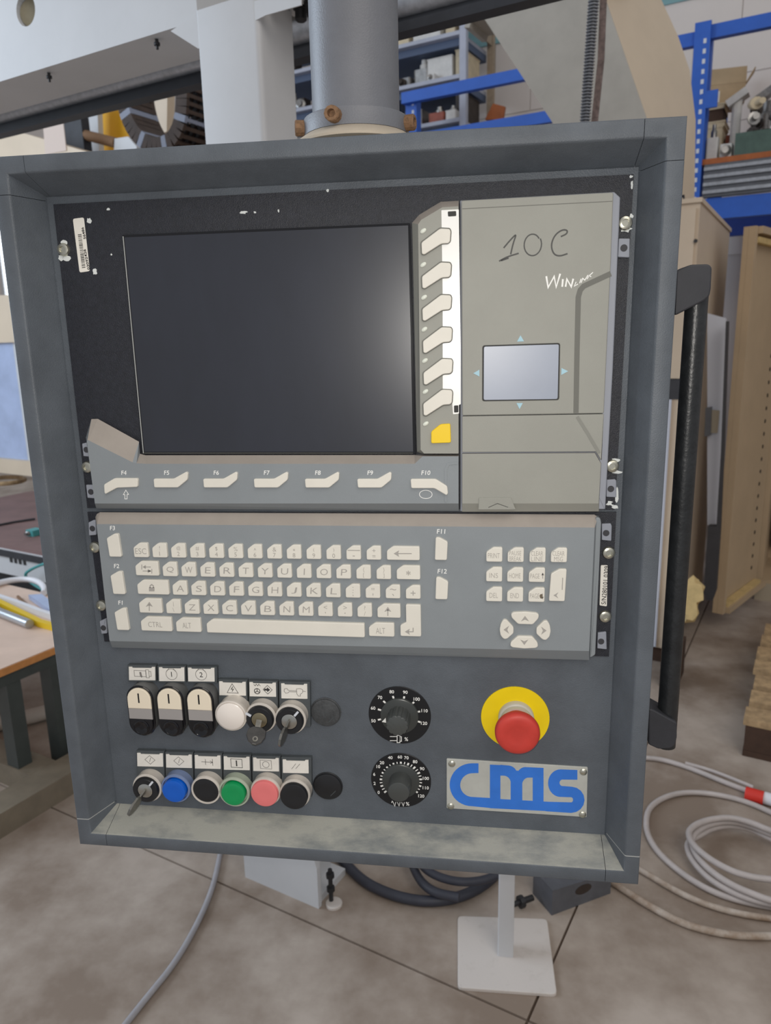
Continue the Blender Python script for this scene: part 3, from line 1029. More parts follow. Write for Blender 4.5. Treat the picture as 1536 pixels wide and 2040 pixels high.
for pts, wd_ in (([(925, 571), (936, 638), (972, 572), (984, 636), (1008, 556)], .0016), ([(1024, 588), (1020, 634)], .0015), ([(1040, 634), (1048, 588), (1074, 634), (1086, 586)], .0015),
            ):
    mb.ribbon([pan(*A3(*p), WD) for p in pts], wd_, OUT, .00012)
for pts in ([(745, 322), (708, 412), (782, 366)], [(846, 260), (814, 352)], [(846, 342), (880, 250), (922, 288), (986, 184)], [(966, 268), (1012, 186)], [(1088, 128), (1000, 208)], [(1003, 203), (1054, 217)]):
    mb.ribbon([pan(1075 + x / 10.24, 530 + y / 10.24, WD) for x, y in pts], .00075, OUT, .00012)
mb.build('printed_name', 'white_print', UPc)
# silver label strip and soft keys
sk = [(178, 370), (290, 285), (346, 288), (353, 302), (349, 362), (338, 373), (297, 376), (196, 441), (181, 437)]
offs = [(0, 0), (3, 203), (5, 397), (9, 590), (12, 779), (11, 964)]
lsx = []
strip = [(298, 176), (402, 171), (408, 600), (413, 1000), (414, 1336), (402, 1340), (403, 1392), (368, 1396), (362, 1318), (306, 1250), (306, 700)]
LS = dplate('label_strip', [A3(*p) for p in strip], WD + .0002, .0006, 'label_strip', DU, .0006)
for r in (((336, 184), (386, 181), (387, 211), (338, 214)), ((373, 1344), (399, 1342), (400, 1384), (374, 1386))):
    dplate('strip_slot', [A3(*p) for p in r], WD + .0004, .0004, 'groove_dark', LS, .0008)
for dx, dy in offs:
    pts = [A3(x + dx, y + dy) for x, y in sk]
    wdr = inset([pan(*p, WD + .0005) for p in pts], -.0009, OUT)
    mb = MB(); raised(mb, fillet(wdr, .0014), .0008); mb.build('key_surround', 'groove', DU)
    plate('soft_key', pts, WD + .0026, .0028, 'key', DU, .0016, .0006)
pts = [(237, 1500), (292, 1456), (351, 1452), (355, 1566), (237, 1570)]
plate('yellow_key', [A3(*p) for p in pts], WD + .0026, .0026, 'yellow_key', DU, .0016, .0006)['label'] = 'yellow square key'
for x, y in ((190, 300), (190, 502), (195, 697), (197, 888), (200, 1075), (203, 1260), (205, 1452)):
    p = pan(*A3(x, y), WD)
    mb = MB()
    a = math.radians(33)
    dx, dz = XR * math.cos(a) + UP * math.sin(a), UP * math.cos(a) - XR * math.sin(a)
    k = k3
    rg = lambda s, h: [p + (dx * 20 * math.cos(6.2832 * i / 18) + dz * 12 * math.sin(6.2832 * i / 18)) * k * s + OUT * h for i in range(18)]
    mb.loft([rg(1, 0), rg(1, .0006), rg(.7, .0011), rg(.2, .0013)])
    mb.build('indicator_light', 'led', DU, True)
# F keys under the screen
def Gc(x, y): return (160 + x / 1.9948, 820 + y / 1.9948)
fk = [(290, 267), (370, 267), (420, 239), (427, 244), (425, 271), (387, 302), (293, 302)]
FK = [([(93, 290), (135, 265), (225, 265), (228, 271), (227, 300), (145, 303), (99, 328), (95, 322)], 'F4', 173)]
for i, (nm, ox) in enumerate((('F5', 0), ('F6', 197), ('F7', 398), ('F8', 601), ('F9', 809))):
    FK.append(([(x + ox * 1.001, y + i * .2) for x, y in fk], nm, 343 + ox))
FK.append(([(1312, 268), (1412, 268), (1458, 297), (1461, 326), (1455, 333), (1407, 305), (1315, 305)], 'F10', 1373))
kg = pxm(540, 950, WD) / 1.9948
for pts, nm, lx in FK:
    K_ = plate('function_key', [Gc(*p) for p in pts], WD + .0030, .0030, 'key', DU, .0016, .0007)
    text('key_name', nm, pan(*Gc(lx, 243), WD + .0001), 17 * kg, 'white_print', K_, shear=.12, bold=.004)
mb = MB()
mb.ribbon([pan(*Gc(*p), WD) for p in ((177, 347), (177, 330), (171, 330), (181, 312), (192, 329), (186, 329), (186, 347))], 2.2 * kg, OUT, .0001, 0, True)
mb.build('arrow_mark', 'white_print', LC)
mb = MB()
q = pan(*Gc(1373, 329), WD)
mb.ribbon([q + (XR * 24 * math.cos(6.2832 * i / 32) + UP * 16 * math.sin(6.2832 * i / 32)) * kg for i in range(32)], 2.0 * kg, OUT, .0001, 0, True)
mb.build('ring_mark', 'white_print', LC)
# mounting lugs and screws of both units
def lug(pts, hole, parent, front=WB + .0050):
    L = plate('mounting_lug', pts, front, front - WB - .0024, 'cover_rim', parent, .0008, .0006)
    mb = MB(); mb.lathe(pan(*hole, front + .0001), OUT, [(.0030, -.0001), (.0030, .0002), (.0, .0002)], 20); mb.build('lug_hole', 'rubber_dark', L)
def screw(px, py, r, parent, w=WP):
    p = pan(px, py, w + .002); p.y = -w
    mb = MB(); mb.lathe(p, OUT, [(r, 0), (r, .0008), (r * .86, .0026), (r * .55, .0034), (r * .5, .0034), (r * .45, .0016), (0, .0016)], 24)
    mb.build('mounting_screw', 'screw_metal', parent, True)
def chips(lst, w, parent, m='chip_white', s=1.0):
    for px, py, rx, ry in lst:
        mb = MB()
        p = pan(px, py, w)
        k = pxm(px, py, w)
        n = 11
        q = [p + (XR * rx * math.cos(6.2832 * i / n) + UP * ry * math.sin(6.2832 * i / n)) * k * random.uniform(.6, 1.15) for i in range(n)]
        mb.prism(q, OUT * .00015)
        mb.build('paint_chip', m, parent)
chips([(133, 515, 9, 6), (122, 513, 7, 6), (128, 484, 9, 5), (189, 541, 5, 6), (178, 440, 5, 6), (215.5, 417, 4, 2.5), (485, 423, 8, 3), (508, 423, 3, 2), (555, 420, 2, 3), (222, 507, 2, 2)], WP + .0001, DU)
chips([(1246, 456, 13, 7), (1258, 430, 4, 5), (1226, 917, 10, 4), (1228, 940, 12, 4), (1216, 1003, 9, 8), (1229, 985, 4, 16), (1225, 1010, 8, 5)], WP + .0001, DU)
chips([(1214, 1009, 5, 4), (1221, 1003, 4, 3), (1208, 996, 3, 3)], WP + .00025, DU, 'black_grain')
chips([(653, 380, 3, 3), (1257, 352, 5, 3), (1259, 368, 3, 8)], WP + .0001, DU)
for x, y in ((125, 497), (173, 931), (1246, 444), (1220, 929)):
    screw(x, y, .0062, DU)
lug([(163, 884), (178, 880), (180, 910), (166, 909)], (172, 896), DU)
lug([(171, 966), (186, 966), (188, 993), (174, 992)], (181, 980), DU)
lug([(1233, 475), (1255, 475), (1254, 513), (1231, 512)], (1243, 494), DU)
lug([(1209, 956), (1226, 955), (1228, 958), (1228, 991), (1208, 990)], (1217, 974), DU)

# ================================================================== KEYBOARD UNIT
WK = WB + .0165
KU = empty('keyboard_unit', pan(700, 1300, WB), 'grey keyboard unit with cream keys mounted below the dark screen', 'keyboard')
plate('carrier_plate', [(174, 1020), (1228, 1020), (1213, 1308), (208, 1278)], WB + .0018, .0015, 'black_grain', KU)
solid('keyboard_cover', [(190, 1030), (193, 1024), (199, 1020.5), (1184, 1025), (1191, 1030), (1190, 1040), (1174, 1315), (224, 1290), (221, 1286)],
      [(192.5, 1046), (193, 1045), (194, 1044), (1184, 1051), (1184.6, 1052), (1184.5, 1056), (1173.5, 1297), (219, 1277), (218, 1275)], 'cover_cool', WB + .007, WK, KU)
plate('side_rim', [(1187, 1030), (1196, 1032), (1198, 1042), (1186, 1305), (1175, 1311)], WK - .006, .0080, 'cover_cool', KU, .0016, .0008)
kk1 = pxm(280, 1096, WK + .003)
WKF = WK + .0034
KEYMESH = {}
def key(cx, cy, w, h, name='key', cut=(.44, .34), poly=None):
    """cream key with its top left corner cut off; w, h in pixels of the photograph"""
    p = pan(cx, cy, WKF)
    k = pxm(cx, cy, WKF)
    w_, h_ = round(w * k, 4), round(h * k, 4)
    kid = (w_, h_, cut) if poly is None else None
    if kid and kid in KEYMESH:
        return link(name, KEYMESH[kid], p, KU)
    if poly is None:
        cw, chh = min(h_ * cut[0] * 1.02, w_ * .5), h_ * cut[1]
        pl = [(-w_ / 2, -h_ / 2), (w_ / 2, -h_ / 2), (w_ / 2, h_ / 2), (-w_ / 2 + cw, h_ / 2), (-w_ / 2, h_ / 2 - chh)]
    else:
        pl = [(x * k, y * k) for x, y in poly]
    pts = fillet([p + XR * x + UP * y for x, y in pl], .0016, 3)
    mb = MB()
    raised(mb, pts, .0034, .0007)
    o = mb.build(name, 'key', KU, False, None, p)
    if kid: KEYMESH[kid] = o.data
    return o
def legend(k_, s, cx, cy, h, m='key_text', **kw):
    return text('key_legend', s, pan(cx, cy, WKF + .00004), h * kk1, m, k_, **kw)
def rowpts(x0, y0, x1, y1, n):
    a, b = pan(x0, y0, WKF), pan(x1, y1, WKF)
    for i in range(n):
        t = i / (n - 1)
        p = a * (1 - t) + b * t
        q = p - CW
        z = q.dot(rows[2])
        yield (768 + FPX * q.dot(rows[0]) / z, 1020 + FPX * q.dot(rows[1]) / z)
KW, KH = 29.0, 28.5
def printkeys(pts, names, shifted=None):
    for i, ((x, y), s) in enumerate(zip(pts, names)):
        k_ = key(x, y, KW, KH)
        if shifted:
            if s: legend(k_, s, x + .5, y + 6.5, 8 if s not in '-=' else (1.4 if s == '-' else 3.5), bold=-.005)
            t = shifted[i]
            if t: legend(k_, t, x + .5, y - 4.5, {'_': 1.4, '+': 6, '^': 4, '*': 4.5, '|': 8}.get(t, 8), bold=-.01)
        elif isinstance(s, tuple):
            legend(k_, s[0], x + .5, y - 4.5, s[2], bold=-.01)
            legend(k_, s[1], x + .5, y + 6.5, s[3], bold=-.01)
        else:
            legend(k_, s, x + 1, y + 1, 12, shear=.08, width=(3.0 if s == 'I' else 14) * kk1 * (.85 if s in 'ELFPTSJ' else 1), bold=-.008)
r1 = list(rowpts(280.3, 1096, 744.5, 1101.5, 13))
k_ = key(*r1[0], KW, KH)
legend(k_, 'ESC', r1[0][0], r1[0][1] + 2, 11, width=22 * kk1, bold=-.01)
printkeys(r1[1:], list('1234567890') + ['-', '='], ['!', '@', '#', '$', '%', '^', '&', '*', '(', ')', '_', '+'])
r2 = list(rowpts(338, 1134, 764.2, 1140.3, 12))
printkeys(r2, list('QWERTYUIOP') + [('{', '[', 9, 8), ('}', ']', 9, 8)])
r3 = list(rowpts(357.8, 1171.3, 782.6, 1178.8, 12))
printkeys(r3, list('ASDFGHJKL') + [(':', ';', 7, 8), ('"', "'", 4.5, 4.5), ('~', '`', 3, 3.5)])
r4 = list(rowpts(345, 1208.3, 726.3, 1215.8, 11))
printkeys(r4, [('|', '\\', 9, 8)] + list('ZXCVBNM') + [('<', ',', 6.5, 3.5), ('>', '.', 6.5, 2.2), ('?', '/', 8, 8)])
def glyph(k_, strokes, cx, cy, wd_=2.0, fills=()):
    mb = MB()
    for pts in strokes:
        mb.ribbon([pan(cx + x, cy + y, WKF) for x, y in pts], wd_ * kk1, OUT, .0001)
    for pts in fills:
        mb.prism([pan(cx + x, cy + y, WKF) for x, y in pts], OUT * .0001)
    mb.build('key_legend', 'key_text', k_)
def wide(x0, x1, cy, h=KH, cut=(.44, .34)): return key((x0 + x1) / 2, cy, x1 - x0, h, 'key', cut), (x0 + x1) / 2, cy
k_, x, y = wide(770.5, 835.8, 1102.3, 28.5)
glyph(k_, [[(17, .5), (-10, .5)]], x, y, 1.8, [[(-19, .5), (-8, -6), (-10, .5), (-8, 7)]])
k_, x, y = wide(269.5, 315.5, 1132.5)
glyph(k_, [[(-10, -9), (-10, 1)], [(8, -4), (-6, -4)], [(-8, 4), (8, 4)], [(10, 0), (10, 9)]], x, y + 1, 1.6, [[(-8.5, -4), (-2, -8), (-2, 0)], [(9, 4), (2, 0), (2, 8)]])
k_, x, y = wide(790, 837, 1140.6, 29)
legend(k_, '*', x, y + 1, 9, bold=.01)
k_, x, y = wide(273.2, 335.5, 1170)
glyph(k_, [[(-3.4, 0), (-3.2, -4), (0, -6.5), (3.2, -4), (3.4, 0)]], x - 2, y + 1, 2.2, [[(-5.5, -1), (5.5, -1), (5.5, 7), (-5.5, 7)]])
k_, x, y = wide(808.3, 837.6, 1179.6, 28.5)
legend(k_, '+', x, y + 2, 9)
for x0, x1, cy in ((276.8, 322.2, 1206.8), (751.6, 797.6, 1217)):
    k_, x, y = wide(x0, x1, cy, 29)
    glyph(k_, [[(0, 9), (0, -4)]], x - 2, y + 1, 1.8, [[(0, -9), (7, 1), (0, -1.5), (-7, 1)]])
k_, x, y = wide(280.4, 341.8, 1243.2)
legend(k_, 'CTRL', x - 2, y + 1, 10.5, width=28 * kk1, bold=-.01)
k_, x, y = wide(350.4, 399.7, 1245)
legend(k_, 'ALT', x - 3, y + 1, 11, width=17 * kk1, bold=-.01)
wide(409.5, 723.5, 1251.5, 28.5)
k_, x, y = wide(734.8, 785.3, 1254.6, 28.8)
legend(k_, 'ALT', x - 2, y + 2, 11, width=17 * kk1, bold=-.01)
k_ = key(818, 1236.5, 42, 66, poly=[(-20.8, -33.5), (20.5, -33.5), (20.3, 33.5), (-9.2, 33.5), (-9, -3.5), (-11, -5), (-20.8, -10.5)])
glyph(k_, [[(5.5, 14), (5.5, 22), (-4, 22)]], 817.5, 1236.5, 1.8, [[(-11, 22), (-1, 16), (-3, 22), (-1, 28)]])
# F keys at the sides
CUTF = (1.0, .18)
def side_key(cx, cy, w, h, nm, lx, ly, mirror):
    k = pxm(cx, cy, WKF)
    pl = [(-w / 2 + 1, -h / 2), (w / 2 + 1, -h / 2 + 0), (w / 2 - 1, h / 2), (w / 2 - 9, h / 2), (-w / 2 - 1, h / 2 - 9)]
    if mirror: pl = [(-x * .94, y) for x, y in pl][::-1]
    k_ = key(cx, cy, 0, 0, 'function_key', poly=pl)
    text('key_name', nm, pan(lx, ly, WK + .0001), 8.3 * kk1, 'white_print', k_, shear=.1, bold=.004)
side_key(226.5, 1086.5, 24, 45, 'F3', 224, 1052, 0)
side_key(234, 1161.2, 24, 45, 'F2', 232, 1127.6, 0)
side_key(242, 1233.6, 24, 44, 'F1', 240, 1200.7, 0)
side_key(879, 1093.5, 25.5, 47, 'F11', 878.8, 1058.7, 1)
side_key(880, 1172.3, 25.5, 46.5, 'F12', 880.7, 1138, 1)
# cluster on the right
NP_ = [[(984.8, 1104.9, ['PRINT']), (1027.5, 1105.4, ['PAUSE', 'BREAK']), (1071, 1106, ['CLEAR', 'LINE']), (1113.7, 1106, ['CLEAR', 'MSG'])],
       [(984.5, 1144.4, ['INS']), (1026.5, 1145, ['HOME']), (1069.7, 1145.6, ['PAGE'])], [(984.5, 1184, ['DEL']), (1026.3, 1184.6, ['END']), (1069, 1185.2, ['PAGE'])]]
for r in NP_:
    for x, y, ls in r:
        k_ = key(x, y, 32, 30.5)
        n = len(ls)
        pg = ls[0] == 'PAGE'
        for i, s in enumerate(ls):
            legend(k_, s, x - (4 if pg else 1), y + 2 + (i - (n - 1) / 2) * 11, 9 if n == 1 else 8.2, width=(16 if pg else min(20.5, 5.0 * len(s))) * kk1, bold=-.012)
        if pg:
            sg = -1 if y < 1170 else 1
            glyph(k_, [[(11.5, -sg * 5), (11.5, sg * 5)]], x, y + 2, 1.5, [[(11.5, sg * 7), (8, sg * 1.5), (15, sg * 1.5)]])
            if sg == 1:
                mb = MB(); p = pan(x + 9, y + 3, WKF); mb.prism([p + (XR * 3.5 * math.cos(i * .9) + UP * 5 * math.sin(i * .9)) * kk1 * random.uniform(.6, 1.1) for i in range(7)], OUT * .00012); mb.build('smudge', 'key_smudge', k_)
k_ = key(1111.5, 1166, 33, 69, poly=[(-17, -34.5), (14.5, -34.5), (16.5, 34.5), (2, 34.5), (-14.5, 24)])
glyph(k_, [[(9.5, -15), (8.5, 9)]], 1111.5, 1166, 1.6, [[(-9, 20), (1, 14), (-3, 20), (1, 26)]])
def arrow_key(pl, cx, cy, ang):
    k_ = key(cx, cy, 0, 0, 'arrow_key', poly=pl)
    a = math.radians(ang)
    rt = lambda x, y: (x * math.cos(a) - y * math.sin(a), x * math.sin(a) + y * math.cos(a))
    glyph(k_, [], cx, cy, 1, [[rt(0, -6), rt(8, 5), rt(0, 1.5), rt(-8, 5)]])
def E_c(x, y): return (x / 3.746, -y / 3.746)
up = [(-105, -35), (-88, -48), (0, -55), (85, -48), (103, -35), (100, -5), (60, 45), (-50, 45), (-100, -5)]
arrow_key([E_c(*p) for p in up], 1045.9, 1232.8, 0)
arrow_key([E_c(x, -y) for x, y in up[::-1]], 1044.5, 1279, 180)
lf = [(-52, 5), (-44, -45), (-25, -80), (0, -78), (52, -20), (52, 28), (5, 75), (-20, 78), (-44, 50)]
arrow_key([E_c(*p) for p in lf], 1009.2, 1254.5, -90)
arrow_key([E_c(-x * 1.03, y) for x, y in lf[::-1]], 1083, 1256.3, 90)
# lugs, screws, serial label
for pts, h in (([(176, 1041), (186, 1036), (190, 1037), (191, 1066), (177, 1067)], (184, 1053)), ([(198, 1238), (211, 1232), (213, 1262), (202, 1263)], (206, 1251)),
               ([(1199, 1044), (1217, 1043), (1219, 1048), (1218, 1078), (1199, 1076)], (1207.5, 1062)), ([(1191, 1261), (1208, 1259), (1209, 1294), (1190, 1292)], (1197.5, 1278))):
    lug(pts, h, KU)
for x, y in ((188, 1091), (201, 1207), (1213, 1102), (1206, 1229)):
    screw(x, y, .0062, KU)
SL = plate('serial_label', [(1197, 1126), (1210.5, 1126), (1209, 1208), (1194.5, 1206)], WB + .0022, .0003, 'sticker', KU, .001)
text('label_number', 'S/N280101 0309', pan(1205.5, 1166, WB + .0023), 8 * kk1, 'print_black', SL, math.radians(88), width=72 * kk1)

# ================================================================== SUPPORT POLE on top
px_, pw_ = .323, -.070
SP = empty('support_pole', P(px_, HH, pw_), 'thick round grey pole with a screwed ring rising from the top of the control panel', 'pole')
b = P(px_, HH, pw_)
mb = MB(); mb.lathe(b, UP, [(.040, .029), (.040, 1.25)], 64); mb.build('tube', 'pole_grey', SP, True)
mb = MB(); mb.lathe(b, UP, [(.0485, .0150), (.0485, .0285), (.0480, .0295), (.0402, .0295)], 64); mb.build('clamp_ring', 'pole_grey', SP, True)
mb = MB(); mb.lathe(b, UP, [(.048, 0), (.048, .0030), (.060, .0045), (.0605, .0065), (.0585, .0078), (.0475, .0152)], 64); mb.build('flange', 'flange_dusty', SP, True)
for ang in (-103, -12, 196, 80):
    a = math.radians(ang)
    d = Vector((math.cos(a), math.sin(a), 0))
    mb = MB()
    mb.lathe(b + UP * .0225 + d * .047, d, [(.0068, 0), (.0068, .0085), (.0060, .0095), (.0036, .0095), (.0034, .005), (0, .005)], 12)
    mb.build('clamp_screw', 'rust', SP)

# ================================================================== ROUTER MACHINE behind the panel
QG = 1.355
GA = empty('machine_gantry', H(-1.14, 1.41, 0), 'white gantry beam on a white column, crossing the top left behind the control panel', 'machine')
mb = MB()                                   # cross beam with a round hole in its front face
zb, zt, a0, a1 = 2.128, 2.75, -4.2, -1.2265
hc = H(-1.783, QG, 2.265); hr = .036
ring_o = [hc + E1 * x + UP * y for x, y in ((.06, 0),)]
ring_i = [hc + (E1 * math.cos(6.2832 * i / 24) + UP * math.sin(6.2832 * i / 24)) * hr for i in range(24)]
def sq24(i):
    t = 6.2832 * i / 24
    k = .08 / max(abs(math.cos(t)), abs(math.sin(t)))
    return hc + E1 * k * math.cos(t) + UP * k * math.sin(t)
mb.loft([[sq24(i) for i in range(24)], ring_i, [p + E2 * .024 for p in ring_i]], False)
ha0, ha1, hz0, hz1 = -1.863, -1.703, 2.185, 2.345
for A0, A1, Z0_, Z1_ in ((a0, ha0, zb, zt), (ha1, a1, zb, zt), (ha0, ha1, zb, hz0), (ha0, ha1, hz1, zt)):
    mb.add([H(A0, QG, Z0_), H(A1, QG, Z0_), H(A1, QG, Z1_), H(A0, QG, Z1_)], [(0, 1, 2, 3)])
mb.add([H(a0, QG, zb), H(a1, QG, zb), H(a1, QG + .17, zb), H(a0, QG + .17, zb), H(a0, QG, zt), H(a1, QG, zt), H(a1, QG + .17, zt), H(a0, QG + .17, zt)],
       [(0, 1, 2, 3), (2, 3, 7, 6), (4, 5, 6, 7), (0, 3, 7, 4), (1, 2, 6, 5)])
BM = mb.build('cross_beam', 'machine_white', GA)
mb = MB(); mb.lathe(hc + E2 * .022, E2, [(hr * 1.02, 0), (hr * 1.02, .004), (0, .004)], 24); mb.build('beam_hole', 'hole_shade', BM)
for x, y in ((97, 145), (312, 78)):
    p = ray(x, y); p = CW + p * ((zb - CW.z) / p.z)
    mb = MB(); mb.lathe(p + UP * .001, -UP, [(.004, 0), (.004, .008), (.007, .008), (.007, .014), (.003, .014), (.003, .022), (0, .022)], 10); mb.build('beam_screw', 'bolt_dark', GA)
mb = MB()                                   # column, proud of the beam by its plate
a0c, a1c = -1.2255, -1.0605
poly = fillet([H(a0c, QG - .004, 0), H(a1c, QG - .004, 0), H(a1c, QG + .115, 0), H(a0c, QG + .115, 0)], [.003, .012, .004, .004], 4)
mb.prism([p + UP * .11 for p in poly], UP * 2.035)
COLU = mb.build('column', 'machine_white', GA, True)
mb = MB()                                   # flanges where the column meets the beam
mb.add([hq(395, 97, QG - .0035), hq(340, 62, QG - .0035), hq(372, 40, QG - .0035), hq(530, -4, QG - .0035), hq(600, -30, QG - .0035), hq(600, 10, QG - .0035), hq(530, 30, QG - .0035)], [(0, 1, 2, 3, 4, 5, 6)])
mb.v += [p + E2 * .003 for p in mb.v[:7]]
mb.f += [(7, 8, 9, 10, 11, 12, 13)] + [(i, (i + 1) % 7, 7 + (i + 1) % 7, 7 + i) for i in range(7)]; mb.m += [0] * 8
mb.build('column_flange', 'machine_white', GA)
mb = MB(); mb.hbox(-1.075, -.90, QG + .01, QG + .14, 2.148, 2.168); mb.build('flange_plate', 'machine_white', GA)
for (a, b, z) in ((-1.035, QG + .035, 2.148), (-1.035, QG + .11, 2.148), (-1.245, QG + .03, 2.128), (-1.0, QG + .10, 2.148)):
    mb = MB(); mb.lathe(H(a, b, z), -UP, [(.016, 0), (.016, .004), (.0125, .005), (.0125, .024), (.009, .027), (0, .027)], 16); mb.build('column_bolt', 'bolt_dark', GA, True)
# foot on the floor
mb = MB()
mb.prism([H(-1.262, QG - .012, 0.0), H(-1.262, QG - .012, .165), H(-1.06, QG - .012, .30), H(-1.012, QG - .012, .12), H(-1.012, QG - .012, 0.0)], E2 * .014)
mb.hbox(-1.262, -1.02, QG, QG + .13, .0, .02)
mb.hbox(-1.225, -1.06, QG + .0, QG + .116, .02, .115)
mb.prism([H(-1.06, QG, .02), H(-1.06, QG, .29), H(-1.018, QG, .12), H(-1.018, QG, .02)], E2 * .012)
mb.build('column_foot', 'machine_white', GA)
mb = MB(); mb.lathe(H(-.985, QG + .02, 0), UP, [(.022, 0), (.022, .006), (.02, .008), (0, .008)], 24); mb.build('levelling_pad', 'stand_white', GA, True)
mb = MB(); mb.lathe(H(-.995, QG + .022, .008), UP, [(.006, 0), (.006, .03), (.011, .03), (.011, .042), (.006, .043), (.006, .07), (.011, .071), (.011, .083), (.006, .084), (.006, .095), (0, .095)], 8); mb.build('levelling_bolt', 'bolt_dark', GA)
# linear rail and guard behind the beam
mb = MB(); mb.tube([H(-4.2, 1.60, 2.161), H(-.2, 1.60, 2.161)], .026, 20)
mb.build('round_rail', 'galvanised', GA, True)
mb = MB(); mb.hbox(-4.2, -.2, 1.560, 1.63, 2.194, 2.32); mb.build('rail_mount', 'machine_grey', GA)
mb = MB(); mb.hbox(-4.2, -.2, 1.60, 1.63, 2.126, 2.144); mb.build('guard_bar', 'rail_black', GA)
mb = MB(); mb.hbox(-4.2, -.2, 1.59, 1.63, 2.104, 2.124); mb.build('guard_bar', 'rail_black', GA)

# slanted upright of the machine, far right
MU = empty('machine_upright', H(-.7, 3.6, 1.9685), 'tall slanted cream machine leg, front face greyed for shade, behind the panel top right corner', 'machine')
QL = 3.42
fr_r = [(1170, -120), (1206, -2), (1248, 120), (1286, 230), (1318, 320), (1343, 395)]
bk_r = [(1280, -120), (1318, 0), (1352, 75), (1374, 140), (1386, 240), (1390, 330)]
fl_ = [hq(x, y, QL) for x, y in ((965, 38), (1098, 240), (1200, 395))]
frr = [hq(x, y, QL) for x, y in fr_r]
bz = [hq(x, y, QL + .55) for x, y in bk_r]
ZU = 1.9685
for l in (fl_, frr, bz): l[-1].z = ZU
mb = MB()
mb.prism([*fl_, *frr[::-1], hq(1000, 20, QL)], E2 * .012)
mb.build('front_plate', 'machine_grey', MU)  # grey front against cream side: the fall of light put into the colours
mb = MB()
mb.loft([[c + E2 * .0125, b_, b_ + E1 * -.5, c + E2 * .0125 + E1 * -.15] for c, b_ in zip(frr, bz)])
mb.build('side_cover', 'machine_cream', MU, True)
mb = MB(); mb.prism([hq(990, 18, QL - .0), hq(1240, -60, QL), hq(1240, -140, QL), hq(960, -60, QL), hq(925, 55, QL), hq(935, 55, QL), hq(938, 42, QL), hq(966, 36, QL)], E2 * .2); mb.build('top_beam', 'machine_grey', MU)
# threaded rod and rusty bar hanging in front of it
TR = empty('threaded_rod', hq(1166, 245, 2.4), 'dark threaded rod hanging before the slanted machine leg', 'rod')
p0, p1 = hq(1187, -60, 2.4), hq(1164, 262, 2.4)
mb = MB(); mb.tube([p0, p1], .0125, 12); mb.build('core', 'rail_black', TR, True)
mb = MB()
d = (p1 - p0); n = int(d.length / .0085)
x = d.normalized().orthogonal().normalized(); y = d.normalized().cross(x)
for i in range(n):
    c = p0 + d * (i / n)
    t = d.normalized()
    mb.loft([[c + t * h + (x * math.cos(.785 * k) + y * math.sin(.785 * k)) * r for k in range(8)] for r, h in ((.012, 0), (.0165, .0015), (.0165, .003), (.012, .0045))])
mb.build('thread', 'galvanised', TR, kind='stuff')
mb = MB()
q0, q1 = hq(1204, -60, 2.42), hq(1182, 262, 2.42)
mb.loft([[q + E1 * i * .0095 + E2 * j for i, j in ((-1, 0), (1, 0), (1, .006), (-1, .006))] for q in (q0, hq(1194, 120, 2.42) + E1 * .004, q1)])
prop(mb.build('flat_bar', 'rust_bar'), 'rusty flat steel bar beside the dark threaded rod', 'bar')

# ================================================================== CABINETS on the right
CC = empty('control_cabinet', H(-.75, 3.8, 0), 'tall closed cream cabinet right of the console, behind the black handle', 'cabinet')
mb = MB(); mb.hbox(-1.05, -.472, 3.31, 4.36, .075, 1.95); mb.build('body', 'cabinet_cream', CC)
mb = MB(); mb.hbox(-1.055, -.465, 3.30, 4.37, 1.9505, 1.968); mb.build('lid', 'cabinet_cream', CC)
mb = MB(); mb.hbox(-1.04, -.485, 3.33, 4.3, 0, .075); mb.build('plinth', 'wood_dark', CC)
mb = MB(); mb.hbox(-1.03, -.485, 3.300, 3.309, 1.272, 1.93); mb.build('upper_door', 'cabinet_cream', CC)
mb = MB(); mb.hbox(-1.03, -.485, 3.305, 3.309, 1.186, 1.271); mb.build('door_gap', 'rubber_dark', CC)
mb = MB(); mb.hbox(-1.03, -.530, 3.300, 3.309, .08, 1.185); mb.build('lower_door', 'door_white', CC)
mb = MB(); mb.lathe(hq(1386, 480, 3.30), -E2, [(.008, 0), (.008, .004), (0, .004)], 10); mb.build('lock', 'bolt_dark', CC)
mb = MB(); mb.tube([H(-.58, 3.34, 1.966), H(-.58, 3.34, 1.985), H(-.54, 3.34, 1.985), H(-.54, 3.34, 1.966)], .006, 8); mb.build('lifting_eye', 'bolt_dark', CC)
# white folded panel leaning there
WPn = empty('metal_sheet', hq(1415, 1045, 3.7), 'narrow white metal sheet with a grey latch, right of the black handle', 'sheet')
mb = MB()
pl = [hq(x, y, 3.70) for x, y in ((1409, 624), (1446, 634), (1436, 900), (1426, 1046), (1409, 1046))]
mb.prism(pl, E2 * .03)
mb.build('panel_sheet', 'door_white', WPn)
mb = MB(); mb.prism([hq(x, y, 3.698) for x, y in ((1407, 812), (1419, 810), (1417, 866), (1405, 868))], -E2 * .03); mb.build('latch', 'iron_grey', WPn)
mb = MB(); mb.prism([hq(x, y, 3.698) for x, y in ((1419, 816), (1434, 818), (1430, 862), (1416, 862))], -E2 * .012); mb.build('latch_plate', 'cabinet_plinth', WPn)
mb = MB()
mb.prism([hq(x, y, 3.60) for x, y in ((1410, 1050), (1427, 1050), (1436, 900), (1446, 640), (1450, 640), (1441, 900), (1434, 1060), (1426, 1180), (1420, 1196), (1408, 1196), (1402, 1180), (1404, 1140), (1407, 1098))], E2 * .06)
prop(mb.build('rubber_mat', 'rubber_dark'), 'dark rubber sheet hanging behind the tan cabinet door below the white panel', 'mat')
mb = MB()
rr_ = random.Random(3)
